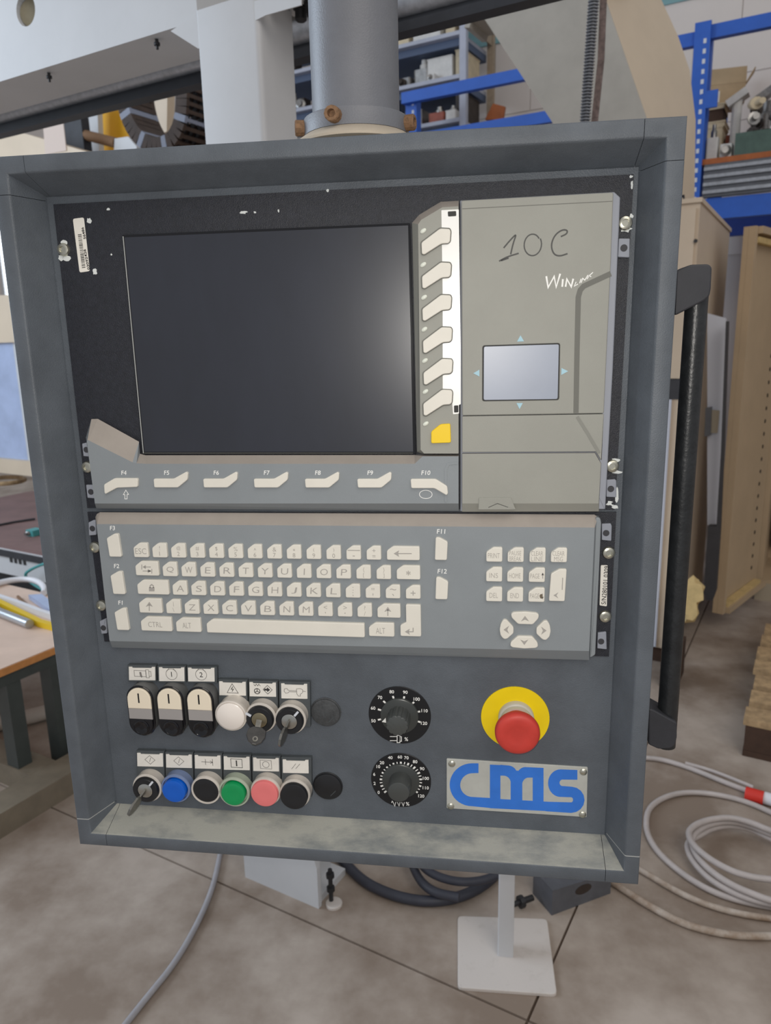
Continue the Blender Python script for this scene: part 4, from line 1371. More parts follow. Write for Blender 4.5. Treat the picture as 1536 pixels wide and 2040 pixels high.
base = [(1362, 1165), (1370, 1156), (1380, 1150), (1390, 1158), (1400, 1168), (1396, 1180), (1398, 1196), (1386, 1204), (1388, 1222), (1380, 1234), (1366, 1238), (1360, 1200)]
rings = []
for k in range(7):
    rings.append([hq(x + rr_.uniform(-5, 5), y + rr_.uniform(-5, 5), 3.06 + k * .033) for x, y in base])
mb.loft(rings)
FO = mb.build('foam_wrap', 'foam_yellow')
prop(FO, 'crumpled yellowish foam wrap at the foot of the cream cabinet', 'foam')
# fibre supports so the wrap rests on something
mb = MB(); mb.hbox(-.47, -.40, 3.08, 3.26, 0, .17)
prop(mb.build('wood_block', 'wood_dark'), 'dark wooden block under the crumpled foam wrap', 'block')
# open tan cabinet
OC = empty('open_cabinet', H(-.1, 4.7, 0), 'open tan electrical cabinet at the right edge, its door swung towards the viewer', 'cabinet')
f0, f1 = flr(1428, 1222, .1), None
dv = (flr(1506, 1163, .1) - f0); dv.z = 0
f1 = f0 + dv
zt_ = 1.905
dn = dv.normalized(); sn = Vector((dn.y, -dn.x, 0))       # sn: towards the inside of the door (right)
mb = MB()
mb.prism([f0, f1, f1 - sn * .022, f0 - sn * .022], UP * (zt_ - .1))
DOOR = mb.build('cabinet_door', 'cabinet_tan', OC)
mb = MB()
mb.prism([f0 + sn * .0005, f0 + dn * .03 + sn * .0005, f0 + dn * .03 + sn * .03, f0 + sn * .03], UP * (zt_ - .1)); mb.build('door_flange', 'cabinet_tan', DOOR)
for z in (.1, zt_ - .03):
    mb = MB(); mb.prism([f0 + dn * .032 + sn * .0005, f1 + sn * .0005, f1 + sn * .05, f0 + dn * .032 + sn * .05], UP * .03)
    for v in mb.v: v.z += z - .1
    mb.build('door_stiffener', 'cabinet_tan', DOOR)
mb = MB()
for i in range(22):
    q = f0 + dn * .045 + dv * (i / 23 * .9) + sn * .02
    mb.box(q + UP * (zt_ - .155), (dn * .006, sn * .018, UP * .012))
    mb.box(q + UP * .035, (dn * .006, sn * .018, UP * .010))
mb.build('sealing_strip', 'foam_yellow', DOOR, kind='stuff')
ho = None
L = dv.length
for i in range(24):
    z = .22 + i * (zt_ - .40) / 23
    q = f0 + dn * (L - .11) + sn * .0006 + UP * (z - .1)
    if ho is None:
        mb = MB(); mb.lathe(q, sn, [(.0105, 0), (.0105, .0012), (0, .0012)], 12); ho = mb.build('door_hole', 'cabinet_dark', DOOR); hq0 = q
    else:
        o = ho.copy(); COL.objects.link(o); o.parent = DOOR; o.location = ho.location + (q - hq0)
bx = f1 + dn * .03
ca, cb = (bx - CW).dot(E1), (bx - CW).dot(E2)
mb = MB(); mb.hbox(ca - .01, ca + .9, cb, cb + .5, 0.0, .1); mb.build('plinth', 'cabinet_plinth', OC)
mb = MB()
mb.hbox(ca - .01, ca + .02, cb, cb + .5, .1005, zt_); mb.hbox(ca + .02, ca + .9, cb + .47, cb + .5, .1005, zt_); mb.hbox(ca + .02, ca + .9, cb, cb + .47, zt_ - .03, zt_); mb.hbox(ca + .02, ca + .9, cb, cb + .47, .1005, .12)
mb.build('cabinet_shell', 'cabinet_tan', OC)
mb = MB(); mb.hbox(ca + .03, ca + .88, cb + .42, cb + .465, .2, zt_ - .1); mb.build('mounting_plate', 'cabinet_dark', OC)
for i, (da, z, w_, h_, m) in enumerate(((.10, .28, .12, .22, 'iron_grey'), (.10, .56, .10, .16, 'parts_white'), (.08, .85, .14, .18, 'parts_dark'), (.10, 1.15, .12, .2, 'iron_grey'), (.3, .4, .15, .3, 'parts_dark'), (.3, .9, .15, .3, 'iron_grey'))):
    mb = MB(); mb.hbox(ca + da, ca + da + w_, cb + .30, cb + .419, z, z + h_); mb.hbox(ca + da + .01, ca + da + w_ - .01, cb + .27, cb + .30, z + .03, z + h_ * .5); mb.build('switchgear', m, OC)
mb = MB(); mb.tube(chaikin([H(ca + .07, cb + .26, .15), H(ca + .04, cb + .2, .35), H(ca + .06, cb + .24, .7), H(ca + .04, cb + .25, 1.2)], 3), .006, 8); mb.build('wiring', 'foam_yellow', OC)

# pallet at the right edge
PA = empty('wooden_pallet', H(.3, 3.1, 0), 'wooden pallet lying on the floor at the right edge of the picture', 'pallet')
pa0, pa1, pb0, pb1 = -.118, .70, 2.655, 3.66
for i in range(7):
    b0 = pb0 + i * (pb1 - pb0 - .105) / 6
    mb = MB(); j = random.uniform(-.006, .006)
    mb.hbox(pa0 + j, pa1 + j, b0, b0 + .105, .118, .14); mb.build('deck_board', 'wood_pallet', PA)
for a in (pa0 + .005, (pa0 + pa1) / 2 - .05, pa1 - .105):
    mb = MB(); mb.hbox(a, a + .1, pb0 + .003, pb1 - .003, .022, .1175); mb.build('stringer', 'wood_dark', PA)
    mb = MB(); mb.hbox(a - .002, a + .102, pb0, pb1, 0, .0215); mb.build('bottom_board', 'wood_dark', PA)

# ================================================================== RACKS along the back wall
def hb(name, m, par, *a):
    mb = MB(); mb.hbox(*a); return mb.build(name, m, par)
RK = empty('pallet_rack', H(-1.6, 5.4, 0), 'blue pallet rack with long beams and perforated posts along the back wall', 'rack')
hb('rack_beam', 'rack_blue', RK, -2.70, -.79, 4.98, 5.03, 3.045, 3.115)
hb('rack_beam', 'rack_blue', RK, -.786, 2.4, 4.98, 5.03, 3.065, 3.135)
hb('rack_beam', 'rack_blue', RK, -2.75, -.83, 5.05, 5.10, 2.79, 2.86)
hb('rack_beam', 'rack_blue', RK, -5.2, -2.74, 4.98, 5.03, 2.86, 2.93)
hb('rack_beam', 'rack_blue', RK, -.70, 2.4, 4.98, 5.03, 2.10, 2.215)
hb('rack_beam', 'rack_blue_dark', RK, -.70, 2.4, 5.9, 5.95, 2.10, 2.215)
hb('beam_connector', 'rack_blue', RK, -.735, -.655, 4.955, 4.975, 2.70, 2.79)
for a0, h_, bz_ in ((-.80, 3.15, 5.032), (-2.70, 3.10, 5.04), (-.80, 3.15, 5.9), (-2.70, 3.1, 5.9)):
    z0_ = 0
    Pst = hb('rack_post', 'rack_blue', RK, a0, a0 + .085, bz_, bz_ + .07, 0, h_)
    if bz_ < 5.1:
        Pf = hb('post_face', 'rack_blue', RK, a0, a0 + .085, 4.955, 4.9795, 0, h_) if a0 > -1 else Pst
        ho = None
        for i in range(20):
            z = 2.05 + i * .052
            y_ = 4.9548 if a0 > -1 else 5.0398
            if ho is None:
                mb = MB(); mb.hbox(a0 + .05, a0 + .066, y_ - .001, y_, z, z + .024); ho = mb.build('post_slot', 'slot_white', Pf); z00 = z
            else:
                o = ho.copy(); COL.objects.link(o); o.parent = Pf; o.location = ho.location + UP * (z - z00)
hb('shelf_panel', 'wood_orange', RK, -.78, 2.4, 4.97, 5.95, 2.402, 2.432)
SP_ = hb('shelf_edge', 'iron_grey', RK, -.70, 2.4, 4.965, 5.0, 2.222, 2.40)
for i in range(4):
    hb('edge_rib', 'galvanised', SP_, -.70, 2.4, 4.952, 4.9648, 2.24 + i * .042, 2.258 + i * .042)
# orange board leaning
mb = MB(); mb.prism([hq(x, y, 5.6) for x, y in ((966, 238), (982, 206), (1005, 212), (1001, 238))], E2 * .03)
mb.build('orange_board', 'wood_orange', RK)

SU = empty('steel_shelving', H(-3.3, 5.7, 0), 'grey steel shelving unit full of machine parts behind the blue rack', 'shelving')
sa0, sa1, sb0, sb1 = -4.9, -2.40, 5.4, 5.9
for a in (sa0, -3.72, sa1 - .05):
    hb('upright', 'shelf_grey', SU, a, a + .05, sb0 - .002, sb0 + .04, 0, 4.4)
    hb('upright', 'upright_tan', SU, a + (.02 if a > -3 else 0), a + .05 + (.02 if a > -3 else 0), sb1 - .04, sb1, 0, 4.4)
SZ = (.3, .95, 1.6, 2.2, 2.48, 2.76, 3.015, 3.30, 3.58, 3.86)
for z in SZ:
    hb('shelf_board', 'shelf_grey', SU, sa0 + .052, sa1 - .052, sb0, sb1, z - .026, z)
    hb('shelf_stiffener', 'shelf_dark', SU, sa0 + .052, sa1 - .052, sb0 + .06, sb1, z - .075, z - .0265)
hb('side_panel', 'upright_tan', SU, sa1 - .0, sa1 + .012, sb0 + .05, sb1 - .05, 3.60, 4.3)

# loose parts on shelves: each a thing of its own
def part_block(c, w, d, h, m, name, label, cat, group, extra=0, rot=0.0):
    """machined lump: body, boss and a bolted flange"""
    r = random.Random(int(c.x * 9973 + c.z * 977))
    o = empty(name, c, label, cat, group)
    ca, sa = math.cos(rot), math.sin(rot)
    X, Y = E1 * ca + E2 * sa, E2 * ca - E1 * sa
    mb = MB(); mb.prism(fillet([c + X * -w / 2 + Y * -d / 2, c + X * w / 2 + Y * -d / 2, c + X * w / 2 + Y * d / 2, c + X * -w / 2 + Y * d / 2], w * .12, 2), UP * h * .62)
    mb.build('casting', m, o)
    mb = MB()
    if extra % 2 == 0:
        mb.lathe(c + UP * h * .62, UP, [(w * .28, 0), (w * .28, h * .2), (w * .18, h * .24), (w * .18, h * .38), (0, h * .38)], 12); mb.build('boss', 'parts_steel' if m != 'parts_steel' else 'parts_white', o, True)
    else:
        mb.lathe(c + UP * h * .33 - Y * d * .5, -Y, [(h * .26, 0), (h * .26, d * .15), (h * .15, d * .2), (h * .15, d * .4), (0, d * .4)], 12); mb.build('flange', 'parts_steel' if m != 'parts_steel' else 'parts_dark', o, True)
    return o
def carton(c, w, d, h, m, label, cat, name, rot=0.0, group=None, flaps=False):
    o = empty(name, c, label, cat, group)
    ca, sa = math.cos(rot), math.sin(rot)
    X, Y = E1 * ca + E2 * sa, E2 * ca - E1 * sa
    mb = MB(); mb.box(c + UP * h / 2, (X * w / 2, Y * d / 2, UP * h / 2)); mb.build('body', m, o)
    mb = MB(); mb.box(c + UP * (h + .004), (X * (w / 2 + .004), Y * (d / 2 + .004), UP * .004)); mb.build('lid', m, o)
    return o
SB = 5.42
def on_shelf(px, z, q): 
    d = ray(px, 0); 
    # horizontal position on plane q below image column px at height z
    lo, hi = -900.0, 1900.0
    for _ in range(50):
        m_ = (lo + hi) / 2
        if hq(px, m_, q).z > z: lo = m_
        else: hi = m_
    return hq(px, lo, q)
carton(on_shelf(862, 3.5802, 5.56), .22, .2, .17, 'parts_white', 'white slatted crate on the top visible shelf', 'crate', 'slatted_crate')
carton(on_shelf(814, 3.5802, 5.56), .11, .2, .12, 'parts_cream', 'small beige box left of the white slatted crate', 'box', 'parts_box')
part_block(on_shelf(904, 3.5802, 5.54), .08, .12, .19, 'parts_cream', 'motor_part', 'upright beige motor part right of the white slatted crate', 'machine part', None)
carton(on_shelf(889, 3.3002, 5.60), .20, .22, .16, 'parts_white', 'large white box on the shelf right of the grey pole', 'box', 'parts_box')
part_block(on_shelf(846, 3.3002, 5.56), .12, .12, .195, 'parts_steel', 'valve_part', 'tall pale metal part left of the large white box', 'machine part', None)
part_block(on_shelf(862, 3.3002, 5.45), .06, .07, .07, 'parts_white', 'cap_part', 'small white cap between tall pale part and large white box', 'machine part', None, 1)
part_block(on_shelf(812, 3.3002, 5.54), .12, .14, .12, 'parts_steel', 'bracket_part', 'dull metal bracket lying just right of the grey pole', 'machine part', None, 1)
part_block(on_shelf(832, 3.0152, 5.54), .15, .14, .20, 'parts_steel', 'gearbox_part', 'grey gearbox on the lower shelf under the blue beam', 'machine part', None, 1)
part_block(on_shelf(877, 3.0152, 5.54), .13, .14, .13, 'parts_red', 'clamp_part', 'reddish clamp block on the lower shelf under the blue beam', 'machine part', None)
part_block(on_shelf(857, 3.0152, 5.76), .07, .12, .17, 'parts_dark', 'spindle_part', 'dark spindle between grey gearbox and reddish clamp', 'machine part', None)
part_block(on_shelf(903, 3.0152, 5.46), .08, .10, .10, 'parts_white', 'cap_part', 'white cap at the right end of the lower shelf', 'machine part', None)
part_block(on_shelf(901, 3.0152, 5.74), .10, .10, .19, 'parts_dark', 'spindle_part', 'dark tall part behind the white cap on the lower shelf', 'machine part', None, 1)
for i, (px, z, m, lb) in enumerate(((590, 3.3002, 'parts_white', 'pale part nearest the white column on the second shelf left of the pole'), (607, 3.0152, 'parts_dark', 'dark part beside the pole on the third shelf'), (588, 3.0152, 'parts_steel', 'steel part beside the white column on the third shelf'),
                             (606, 2.7602, 'parts_steel', 'steel part beside the pole on the lowest visible shelf'), (590, 3.5802, 'parts_dark', 'dark part beside the white column on the top shelf'), (608, 3.3002, 'parts_dark', 'dark part beside the pole on the second shelf'))):
    part_block(on_shelf(px, z, 5.54), .06, .10, .16, m, 'shelf_part', lb, 'machine part', 'parts seen left of the pole', i)
# brown bundle behind the right upright
for i, (z, m) in enumerate(((3.3002, 'parts_cream'), (3.0152, 'parts_dark'))):
    c = H(sa1 - .10, 5.66, z)
    o = carton(c, .06, .3, .19, m, ('torn cream sack at the end of the shelf, behind the grey upright', 'dark brown sack at the end of the lower shelf, behind the grey upright')[i], 'sack', 'parts_sack')
# load on the right-hand rack shelf
ZS = 2.4325
def rk(px, q): return on_shelf(px, ZS, q)
c0 = H(-.745, 5.33, ZS)
carton(c0, .19, .22, .215, 'parts_cream', 'square cream tin at the left end of the rack shelf', 'box', 'parts_box')
carton(c0 + UP * .2235, .21, .22, .022, 'parts_cream', 'flat cream lid lying on the square cream tin', 'box', 'lid_stack')
carton(c0 + UP * .254, .18, .20, .06, 'wood_dark', 'dark brown crate between cream lids under the cardboard box', 'crate', 'parts_crate')
carton(c0 + UP * .3225, .19, .20, .022, 'parts_cream', 'upper cream lid directly under the cardboard box', 'box', 'lid_stack')
part_block(H(-.675, 5.07, ZS), .06, .08, .20, 'parts_white', 'valve_part', 'white valve at the left front of the rack shelf', 'machine part', None)
part_block(H(-.60, 5.07, ZS), .065, .08, .13, 'parts_white', 'valve_part', 'white and dark valve in front of the maroon motor', 'machine part', None, 1)
part_block(H(-.605, 5.40, ZS), .07, .18, .30, 'parts_red', 'motor_part', 'maroon motor standing left of the green bin on the rack shelf', 'machine part', None)
part_block(H(-.46, 5.80, ZS), .22, .14, .46, 'parts_dark', 'dark_casting', 'large dark casting behind the pale bracket arm on the rack shelf', 'machine part', None)
cb = H(-.27, 5.16, ZS)
BN = empty('parts_bin', cb, 'dark green bin of loose metal parts on the rack shelf', 'bin')
for (dx, dy, w_, d_) in ((0, -.16, .28, .008), (0, .16, .28, .008), (-.272, 0, .008, .1515), (.272, 0, .008, .1515)):
    mb = MB(); mb.box(cb + E1 * dx + E2 * dy + UP * .06, (E1 * w_, E2 * d_, UP * .06)); mb.build('bin_wall', 'parts_green', BN)
mb = MB(); mb.box(cb + UP * .006, (E1 * .2635, E2 * .1515, UP * .006)); mb.build('bin_floor', 'parts_green', BN)
rr_ = random.Random(5)
k = 0
for lay in range(4):
    for i in range(4):
        for j in range(2):
            m = rr_.choice(('parts_steel', 'parts_steel', 'parts_white', 'parts_dark', 'parts_cream'))
            q = cb + E1 * (-.20 + i * .13 + rr_.uniform(-.01, .01)) + E2 * (-.075 + j * .15) + UP * (.052 + .078 * lay)
            L_ = rr_.uniform(.08, .105)
            d = (E1 * rr_.uniform(-.4, 1) + E2 * rr_.uniform(-1, 1)).normalized()
            mb = MB()
            mb.lathe(q - d * L_ / 2, d, [(.022, 0), (.022, L_ * .3), (.036, L_ * .32), (.036, L_ * .5), (.018, L_ * .52), (.018, L_), (0, L_)], 10)
            prop(mb.build('loose_fitting', m, None, True), 'small turned metal fitting heaped in the dark green bin', 'fitting', 'fittings heaped in the bin')
for i, (a_, q_, h_, m, ln) in enumerate(((-.39, 5.62, .50, 'parts_steel', .30), (-.58, 5.23, .36, 'parts_white', .12), (-.12, 5.62, .58, 'parts_dark', .30))):
    c = H(a_, q_, ZS)
    mb = MB()
    d = (E1 * .75 + UP * .45).normalized()
    mb.tube([c, c + UP * h_ * .5, c + UP * h_], .028, 10)
    mb.box(c + UP * h_, (d * ln * .5, E2 * .05, d.cross(E2).normalized() * .02))
    prop(mb.build('lever_arm', m), ('steel bracket arm rising behind the green bin', 'pale bracket arm left of the green bin', 'dark bracket arm behind the bin at the right edge')[i], 'machine part')
cbx = H(-.69, 5.37, ZS + .3535)
CBX = empty('cardboard_box', cbx, 'brown cardboard box on top of the pile on the blue rack', 'box')
mb = MB()
X, Y = (E1 * .97 + E2 * .24), (E2 * .97 - E1 * .24)
mb.box(cbx + UP * .055, (X * .12, Y * .10, UP * .055)); mb.build('box_body', 'cardboard', CBX)
mb = MB()
tp = cbx + UP * .111 - Y * .10
mb.loft([[tp + X * -.122, tp + X * .122, tp + X * .128 + UP * .10 + Y * .05, tp + X * -.108 + UP * .10 + Y * .05],
         [tp + X * -.122 + Y * .006, tp + X * .122 + Y * .006, tp + X * .128 + UP * .10 + Y * .056, tp + X * -.108 + UP * .10 + Y * .056]])
mb.build('flap', 'cardboard', CBX)
mb = MB()
tq = cbx + UP * .111 + X * .12
mb.loft([[tq + Y * -.09, tq + Y * .09, tq + Y * .07 + UP * .09 + X * .06, tq + Y * -.05 + UP * .09 + X * .05], [p + X * .006 for p in (tq + Y * -.09, tq + Y * .09, tq + Y * .07 + UP * .09 + X * .06, tq + Y * -.05 + UP * .09 + X * .05)]])
mb.build('flap', 'cardboard', CBX)
mb = MB(); mb.box(cbx + UP * .045 - Y * .1005 - X * .05, (X * .03, Y * .0004, UP * .03)); mb.build('box_label', 'sticker', CBX)

# ================================================================== LEFT: machine bed, guards, bench
MBD = empty('machine_bed', H(-3.4, 2.6, 0), 'machine bed with a worn brownish board top and pale front edge at the left', 'machine bed')
hb('bed_top', 'spoil_board', MBD, -4.6, -2.62, 2.13, 3.1, .478, .50)
hb('front_edge', 'machine_white', MBD, -4.6, -2.62, 2.11, 2.1295, .36, .485)
hb('bed_body', 'rail_black', MBD, -4.6, -2.9, 2.5, 3.0, 0, .477)
hb('edge_strip', 'rail_black', MBD, -4.6, -2.62, 2.10, 2.1095, .455, .486)
p = hq(20, 1120, 2.1095)
mb = MB()
for i in range(4): mb.prism([p + E1 * (.035 * i) + UP * z for z in (0, .03)] + [p + E1 * (.035 * i + .024) + UP * z for z in (.03, 0)], -E2 * .0004)
mb.build('edge_print', 'bolt_dark', MBD, kind='stuff')
c = flr(69, 1066, .50)
part_block(Vector((c.x, c.y, .5005)), .06, .06, .05, 'teal_cable', 'stop_block', 'small teal stop block on the brownish machine bed', 'block', None, 1)
mb = MB()
c = flr(8, 962, .50)
mb.tube([Vector((c.x, c.y, .518)) + (E1 * math.cos(6.2832 * i / 28) + E2 * math.sin(6.2832 * i / 28) * .8) * .16 for i in range(29)], .016, 8)
prop(mb.build('belt_coil', 'wood_pallet', None, True), 'brown belt coiled on the far part of the machine bed', 'belt')
mb = MB()
q = [flr(x, y, .50) for x, y in ((-5, 1049), (30, 1042), (70, 1036))]
mb.tube([Vector((v.x, v.y, .507)) for v in q], .006, 8)
prop(mb.build('steel_bar', 'rail_black'), 'thin dark rod lying across the brownish machine bed', 'rod')
GD = empty('machine_guard', H(-4.2, 3.14, 0), 'pale guard frame with a bluish clear panel standing behind the machine bed', 'guard')
qg = 3.15
hb('guard_beam', 'machine_cream', GD, -5.4, -4.30, qg - .03, qg + .05, 1.49, 1.79)
hb('guard_beam', 'machine_cream', GD, -5.4, -4.30, qg - .04, qg + .05, .60, .70)
hb('guard_post', 'machine_cream', GD, -4.38, -4.30, qg - .02, qg + .04, 0, .60)
hb('guard_post', 'machine_white', GD, -4.66, -4.42, qg - .005, qg + .03, .7005, 1.49)
hb('clear_panel', 'acrylic', GD, -5.4, -4.662, qg, qg + .02, .7005, 1.49)
# wooden bench
BZ = .45
BE = empty('work_bench', H(-2.5, 1.6, 0), 'low work bench with a pale wooden top and dark steel legs, left of the panel', 'bench')
hb('bench_board', 'bench_top', BE, -3.6, -2.195, 1.05, 1.84, BZ - .001, BZ + .001)
hb('edge_band', 'bench_edge', BE, -3.6, -2.19, 1.05, 1.84, BZ - .024, BZ - .0012)
hb('apron', 'tube_dark', BE, -2.235, -2.20, 1.06, 1.83, BZ - .065, BZ - .0242)
hb('leg', 'tube_dark', BE, -2.262, -2.202, 1.305, 1.355, .08, BZ - .066)
hb('leg', 'tube_dark', BE, -2.262, -2.202, 1.465, 1.515, 0, BZ - .066)
hb('leg', 'tube_dark', BE, -3.5, -3.44, 1.465, 1.515, 0, BZ - .066)
hb('leg', 'tube_dark', BE, -3.5, -3.44, 1.305, 1.355, .08, BZ - .066)
hb('base_bar', 'frame_grey', BE, -2.14, -2.03, .75, 1.60, 0, .0795)
hb('base_bar', 'frame_grey', BE, -3.6, -2.1405, 1.30, 1.40, 0, .0795)
def bp(x, y, dz): 
    v = flr(x, y, BZ); return Vector((v.x, v.y, BZ + dz))
mb = MB(); mb.tube([bp(-40, 1203, .019), bp(0, 1229, .019), bp(60, 1253, .019)], .017, 16)
ZT = mb.build('zinc_tube', 'zinc_tube', None, True)
prop(ZT, 'short shiny zinc tube lying at the front of the wooden bench', 'tube')
mb = MB()
for off, m in ((0, 0),):
    pts = [bp(x, y, .012) for x, y in ((-40, 1192), (0, 1212), (40, 1232), (75, 1250), (105, 1258))]
    mb.loft([[p + UP * -.0105 + E1 * -.0, p + UP * .012, p + UP * .012 + E2 * .022, p + UP * -.0105 + E2 * .022] for p in pts])
prop(mb.build('yellow_level', 'yellow_tool'), 'long yellow spirit level on the wooden bench', 'level')
mb = MB()
pts = [bp(x, y, .013) for x, y in ((-30, 1195), (20, 1212), (70, 1232), (104, 1243))]
mb.loft([[p + UP * -.011, p + UP * .012, p + UP * .012 + E2 * .018, p + UP * -.011 + E2 * .018] for p in pts])
for v in mb.v: v += E2 * .018
prop(mb.build('white_profile', 'plug_white'), 'white plastic profile beside the yellow level', 'profile')
mb = MB()
pts = [bp(x, y, .014) for x, y in ((-30, 1178), (0, 1167), (30, 1161), (60, 1160), (80, 1166), (91, 1178), (88, 1188))]
mb.tube(chaikin(pts, 2), .013, 10)
prop(mb.build('white_hose', 'plug_white', None, True), 'thick white hose looping over the wooden bench', 'hose')
mb = MB()
c = bp(82, 1222, .004)
mb.prism([bp(58, 1196, .004), bp(84, 1194, .004), bp(122, 1222, .004), bp(100, 1226, .004)], UP * .02)
prop(mb.build('parts_bag', 'acrylic'), 'clear plastic bag of parts on the wooden bench by the panel edge', 'bag')
mb = MB(); mb.tube([bp(36, 1192, .0075), bp(48, 1204, .0075), bp(58, 1211, .0075)], .006, 8)
prop(mb.build('small_bolt', 'rust'), 'small rusty bolt on the wooden bench', 'bolt')
mb = MB()
mb.tube(chaikin([H(-2.95, 2.08, .30), hq(40, 1150, 2.06), hq(70, 1128, 2.06), hq(130, 1112, 2.07), H(-2.45, 2.08, .35)], 3), .007, 8)
TC = mb.build('teal_cable', 'teal_cable', None, True)
prop(TC, 'thin teal cable arching in front of the machine bed', 'cable')
mb = MB()
pts = [flr(x, y, .031) for x, y in ((-60, 1450), (0, 1441), (60, 1428), (110, 1414), (170, 1390))]
mb.tube(chaikin(pts, 2), .03, 12)
prop(mb.build('corrugated_hose', 'corrugated', None, True), 'pale ribbed hose on the floor beneath the wooden bench', 'hose')
mb = MB(); mb.tube([flr(62, 1312, .012), flr(90, 1338, .012), flr(150, 1360, .012)], .012, 10)
prop(mb.build('white_pipe', 'plug_white', None, True), 'white pipe lying on the floor behind the bench leg', 'pipe')

# things seen in the slot under the gantry beam, upper left
q = 2.6
def solidq(name, pts, q, depth, m, label, cat, parent=None):
    mb = MB(); mb.prism([hq(x, y, q) for x, y in pts], E2 * depth)
    o = mb.build(name, m, parent)
    if label: prop(o, label, cat)
    return o
SH = empty('milling_unit', H(-3.0, 2.9, 0), 'cream machine unit with dark motor and bare shaft under the gantry beam', 'machine')
solidq('head_cover', [(-40, 250), (42, 264), (172, 302), (172, 420), (-40, 420)], 3.15, .2, 'machine_cream', None, None, SH)
solidq('head_motor', [(112, 245), (160, 230), (168, 298), (168, 330), (115, 330)], 3.36, .06, 'rail_black', None, None, SH)
mb = MB(); mb.tube([hq(158, 266, 3.39), hq(232, 285, 3.39)], .03, 12); mb.build('head_shaft', 'rust', SH, True)
solidq('shaft_hub', [(228, 276), (255, 272), (272, 292), (272, 330), (226, 330)], 3.37, .05, 'machine_white', None, None, SH)
mb = MB(); mb.hbox(-4.0, -3.3, 3.16, 3.43, 0, 2.2); mb.build('head_stand', 'machine_grey', SH)
solidq('paper_note', [(86, 252), (126, 246), (132, 300), (90, 308)], 3.145, .004, 'paper_note', 'curled paper note with purple marks stuck on the cream head cover', 'note')
solidq('yellow_robot', [(194, 200), (300, 170), (300, 420), (204, 420)], 3.75, .06, 'robot_yellow', 'bright yellow machine body seen under the gantry beam', 'machine')
solidq('white_casing', [(166, 205), (193, 200), (203, 420), (168, 420)], 3.6, .04, 'machine_white', 'narrow white casing left of the yellow machine body', 'casing')
# cable chain loop
CH = empty('cable_chain', H(-2.2, 2.7, 0), 'dark cable chain hanging in a loop left of the white column', 'cable chain')
qc = 2.55
arcp = [(238, 150), (240, 185), (246, 215), (256, 245), (275, 275), (305, 292), (335, 285), (352, 262), (360, 230), (362, 195), (362, 150)]
pts = chaikin([hq(x, y, qc) for x, y in arcp], 2)
cum = [0]
for a, b in zip(pts, pts[1:]): cum.append(cum[-1] + (b - a).length)
nl = 26
def along(s):
    for i in range(len(pts) - 1):
        if cum[i + 1] >= s:
            return pts[i].lerp(pts[i + 1], (s - cum[i]) / max(1e-9, cum[i + 1] - cum[i]))
    return pts[-1]
for i in range(nl):
    p0, p1 = along(cum[-1] * (i + .08) / nl), along(cum[-1] * (i + .92) / nl)
    t = (p1 - p0).normalized(); nn = t.cross(E2).normalized()
    c = (p0 + p1) / 2; hl = (p1 - p0).length / 2
    mb = MB()
    for s in (-1, 1):
        mb.box(c + E2 * (.08 + s * .075), (t * hl * 1.12, nn * .032, E2 * .008))
    mb.box(c + E2 * .08 + nn * .027, (t * hl * .95, nn * .005, E2 * .067))
    mb.box(c + E2 * .08 - nn * .027, (t * hl * .6, nn * .005, E2 * .067))
    mb.build('chain_link', 'chain_dark' if i % 5 else 'chain_link_grey', CH)
mb = MB()
for k in range(3):
    mb.tube([p + E2 * (.04 + .04 * k) for p in pts], .010, 6)
mb.build('chain_cable', 'rail_black', CH, kind='stuff')
solidq('cream_plate', [(286, 160), (334, 150), (332, 262), (318, 270), (300, 250), (290, 215)], 2.95, .05, 'machine_cream', 'cream plate seen inside the loop of the cable chain', 'plate')
solidq('blue_drum', [(384, 196), (412, 190), (420, 320), (388, 320)], 3.6, .3, 'blue_sheet', 'light blue casing between the cable chain and the white column', 'casing')
solidq('torn_wrap', [(380, 225), (390, 190), (394, 235), (404, 262), (398, 290), (408, 330), (376, 330)], 2.76, .05, 'wood_dark', 'torn brown wrapping hanging right of the cable chain', 'wrapping')

# ================================================================== FLOOR: hoses, stand, foot bracket
def hose(pts, r, m, name, label, cat='hose', z=None, lift=None, group=None):
    z = z if z is not None else r + .001
    mb = MB()
    P_ = [flr(x, y, z if lift is None else z + lift[i]) for i, (x, y) in enumerate(pts)]
    mb.tube(chaikin(P_, 3), r, 10)
    return prop(mb.build(name, m, None, True), label, cat, group)
def Z7(x, y): return (1240 + x / 5.1, 1480 + y / 5.1)
hose([Z7(*p) for p in ((-300, 150), (0, 142), (250, 152), (400, 168), (600, 225), (800, 300), (1000, 385), (1250, 480), (1330, 510))], .0085, 'hose_white', 'air_hose', 'pale hose running into the red and white plug')
hose([Z7(*p) for p in ((640, 205), (900, 275), (1250, 415), (1330, 450))], .006, 'hose_white', 'air_hose', 'thin pale hose alongside the one entering the plug', z=.021)
hose([Z7(*p) for p in ((1800, 850), (1510, 705), (1300, 612), (1100, 552), (850, 508), (600, 502), (400, 560), (270, 660), (238, 780), (250, 920), (330, 1070), (450, 1200), (650, 1360), (850, 1480), (1050, 1565), (1300, 1630), (1510, 1668), (1800, 1720))], .0085, 'hose_white', 'air_hose', 'pale hose in one wide loop around the coil at right')
hose([Z7(*p) for p in ((1800, 980), (1510, 895), (1300, 805), (1100, 755), (900, 775), (760, 820), (670, 890), (680, 980), (760, 1080), (900, 1190), (1100, 1300), (1300, 1362), (1510, 1390), (1800, 1420))], .0088, 'hose_white', 'hose_coil', 'top turn of the pale hose coil on the floor at right', z=.0635)
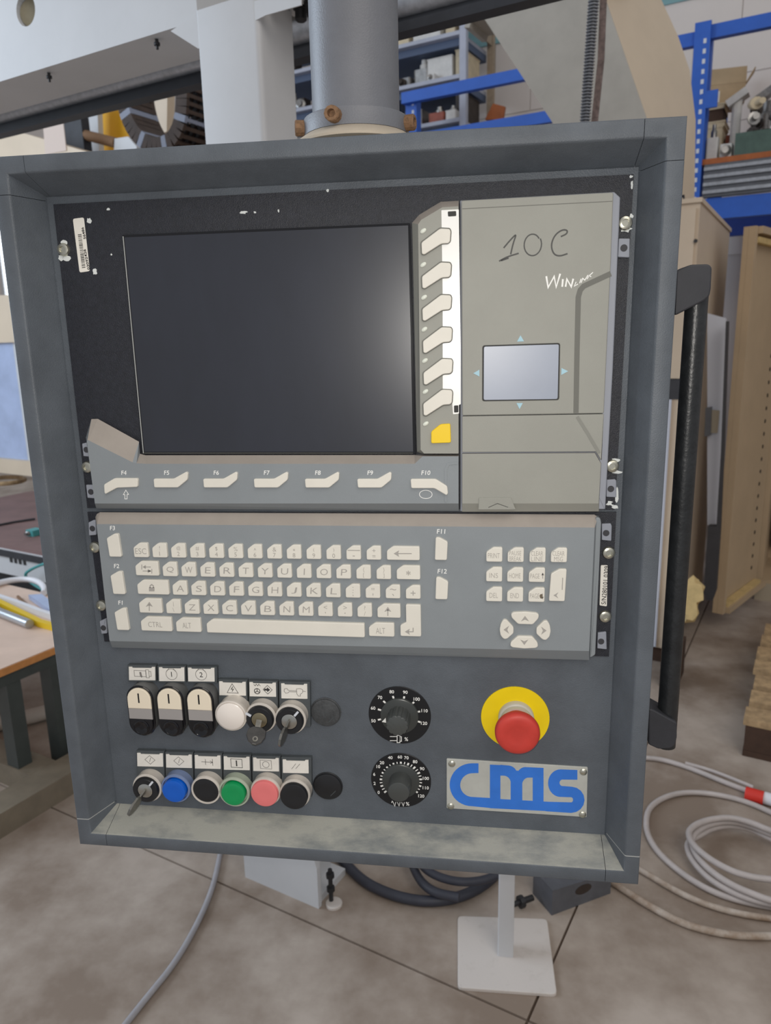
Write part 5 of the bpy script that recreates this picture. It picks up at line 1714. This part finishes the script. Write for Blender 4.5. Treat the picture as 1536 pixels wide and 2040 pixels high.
hose([Z7(*p) for p in ((1800, 1090), (1510, 975), (1300, 875), (1100, 835), (920, 860), (800, 930), (660, 1000), (665, 1110), (750, 1250), (900, 1395), (1100, 1510), (1300, 1590), (1510, 1640), (1800, 1680))], .0088, 'hose_white', 'hose_coil', 'lowest turn of the pale hose coil on the floor at right', z=.0275)
hose([Z7(*p) for p in ((1800, 1020), (1510, 930), (1300, 838), (1100, 795), (920, 815), (790, 870), (700, 960), (715, 1080), (800, 1210), (950, 1345), (1150, 1465), (1350, 1545), (1510, 1605), (1800, 1650))], .0088, 'hose_white', 'hose_coil', 'middle turn of the pale hose coil on the floor at right', z=.0455)
hose([Z7(*p) for p in ((-100, 1130), (180, 1290), (300, 1360), (500, 1480), (700, 1580), (900, 1660), (1200, 1740), (1510, 1785), (1800, 1820))], .0082, 'hose_brown', 'dirty_hose', 'brown stained hose running below the coil at right')
hose([Z7(*p) for p in ((-160, 1380), (0, 1480), (150, 1580), (350, 1700), (600, 1830), (850, 1905), (1150, 1960), (1510, 1965), (1800, 1950))], .0092, 'hose_brown', 'dirty_hose', 'dusty hose lowest at the right, curving from under the panel')
p0, p1, p2 = flr(1484, 1580, .022), flr(1521, 1589, .022), flr(1600, 1612, .022)
PL = empty('hose_plug', Vector((p0.x, p0.y, 0)), 'red and white plug on the floor at the right edge', 'plug')
d = (p2 - p0).normalized()
mb = MB(); mb.lathe(p0, d, [(.012, 0), (.0205, .001), (.0215, .004), (.0215, (p1 - p0).length), (.012, (p1 - p0).length)], 24); mb.build('red_ring', 'plug_red', PL, True)
mb = MB(); mb.lathe(p1 + d * .0005, d, [(.0190, 0), (.0195, .004), (.0195, .1), (.014, .104), (0, .104)], 24); mb.build('white_sleeve', 'plug_white', PL, True)
hose([(452, 1600), (446, 1660), (438, 1705), (424, 1770), (394, 1840), (348, 1920), (290, 1990), (235, 2060)], .0072, 'hose_grey', 'grey_hose', 'single grey hose crossing the floor below the panel, lower left')
def B8(x, y): return (380 + x / 1.3287, 1640 + y / 1.3287)
hose([B8(*p) for p in ((330, 20), (400, 95), (450, 150), (510, 182), (580, 203), (650, 208), (720, 194), (785, 160), (830, 110), (860, 60))], .014, 'hose_dark', 'dark_hose', 'thick dark hose hanging lowest under the panel')
hose([B8(*p) for p in ((570, 60), (590, 120), (612, 160), (650, 186), (710, 196))], .012, 'hose_dark', 'dark_hose', 'dark hose joining the thick one from the left under the panel', z=.043)
hose([B8(*p) for p in ((590, 80), (625, 130), (700, 157), (780, 153), (840, 120), (880, 70))], .011, 'hose_dark', 'dark_hose', 'dark hose farthest back under the panel edge', z=.068)
# white stand
ST_ = empty('floor_stand', H(-.531, 1.44, 0), 'white steel stand with a square base plate on the floor under the panel', 'stand')
pp = [flr(x, y, .008) for x, y in ((912, 1824), (1090, 1830), (1110, 1981), (912, 1967))]
mb = MB(); raised(mb, fillet(pp, .012, 3), .0078, .002, nrm=UP); mb.build('base_plate', 'stand_white', ST_)
c = (flr(993, 1905, .008) + flr(1021, 1908, .008)) / 2
vx = Vector((1, -.02, 0)).normalized(); vy = Vector((-vx.y, vx.x, 0))
c = c + vy * .018
mb = MB(); mb.prism(fillet([c + vx * -.0185 + vy * -.0185, c + vx * .0185 + vy * -.0185, c + vx * .0185 + vy * .0185, c + vx * -.0185 + vy * .0185], .003, 3), UP * .62); mb.build('post', 'machine_white', ST_, True)
mb = MB(); mb.box(c + UP * .632, (vx * .06, vy * .06, UP * .004)); mb.build('top_plate', 'stand_white', ST_)
# grey foot bracket
FB = empty('foot_bracket', flr(1140, 1800, 0), 'grey cast bracket with a slot, on the floor under the panel right corner', 'bracket')
g = [flr(x, y, 0) for x, y in ((1066, 1810), (1099, 1824), (1178, 1795), (1216, 1780))]
back = (g[3] - g[1]).normalized()
side = Vector((-back.y, back.x, 0))
A_, B_ = g[1], g[3]
mb = MB()
h0, h1 = .075, .065
mb.loft([[A_, B_, B_ + side * .12, A_ + side * .085 ], [A_ + UP * h0, B_ + UP * h1, B_ + side * .12 + UP * h1, A_ + side * .085 + UP * h0]])
mb.build('bracket_body', 'iron_grey', FB)
mb = MB()
p = A_.lerp(B_, .52) + UP * .045 - side * .0006
rg = [p + back * .026 * math.cos(6.2832 * i / 20) + UP * .014 * math.sin(6.2832 * i / 20) for i in range(20)]
mb.prism(rg, side * .0012); mb.build('bracket_slot', 'cabinet_dark', FB)
mb = MB(); p = flr(1042, 1795, .02)
mb.lathe(p, (g[1] - p) * -1 if False else -back, [(.008, -.03), (.008, 0), (.016, 0), (.016, .012), (.007, .012), (.007, .03), (0, .03)], 10); mb.build('bracket_bolt', 'bolt_dark', FB)
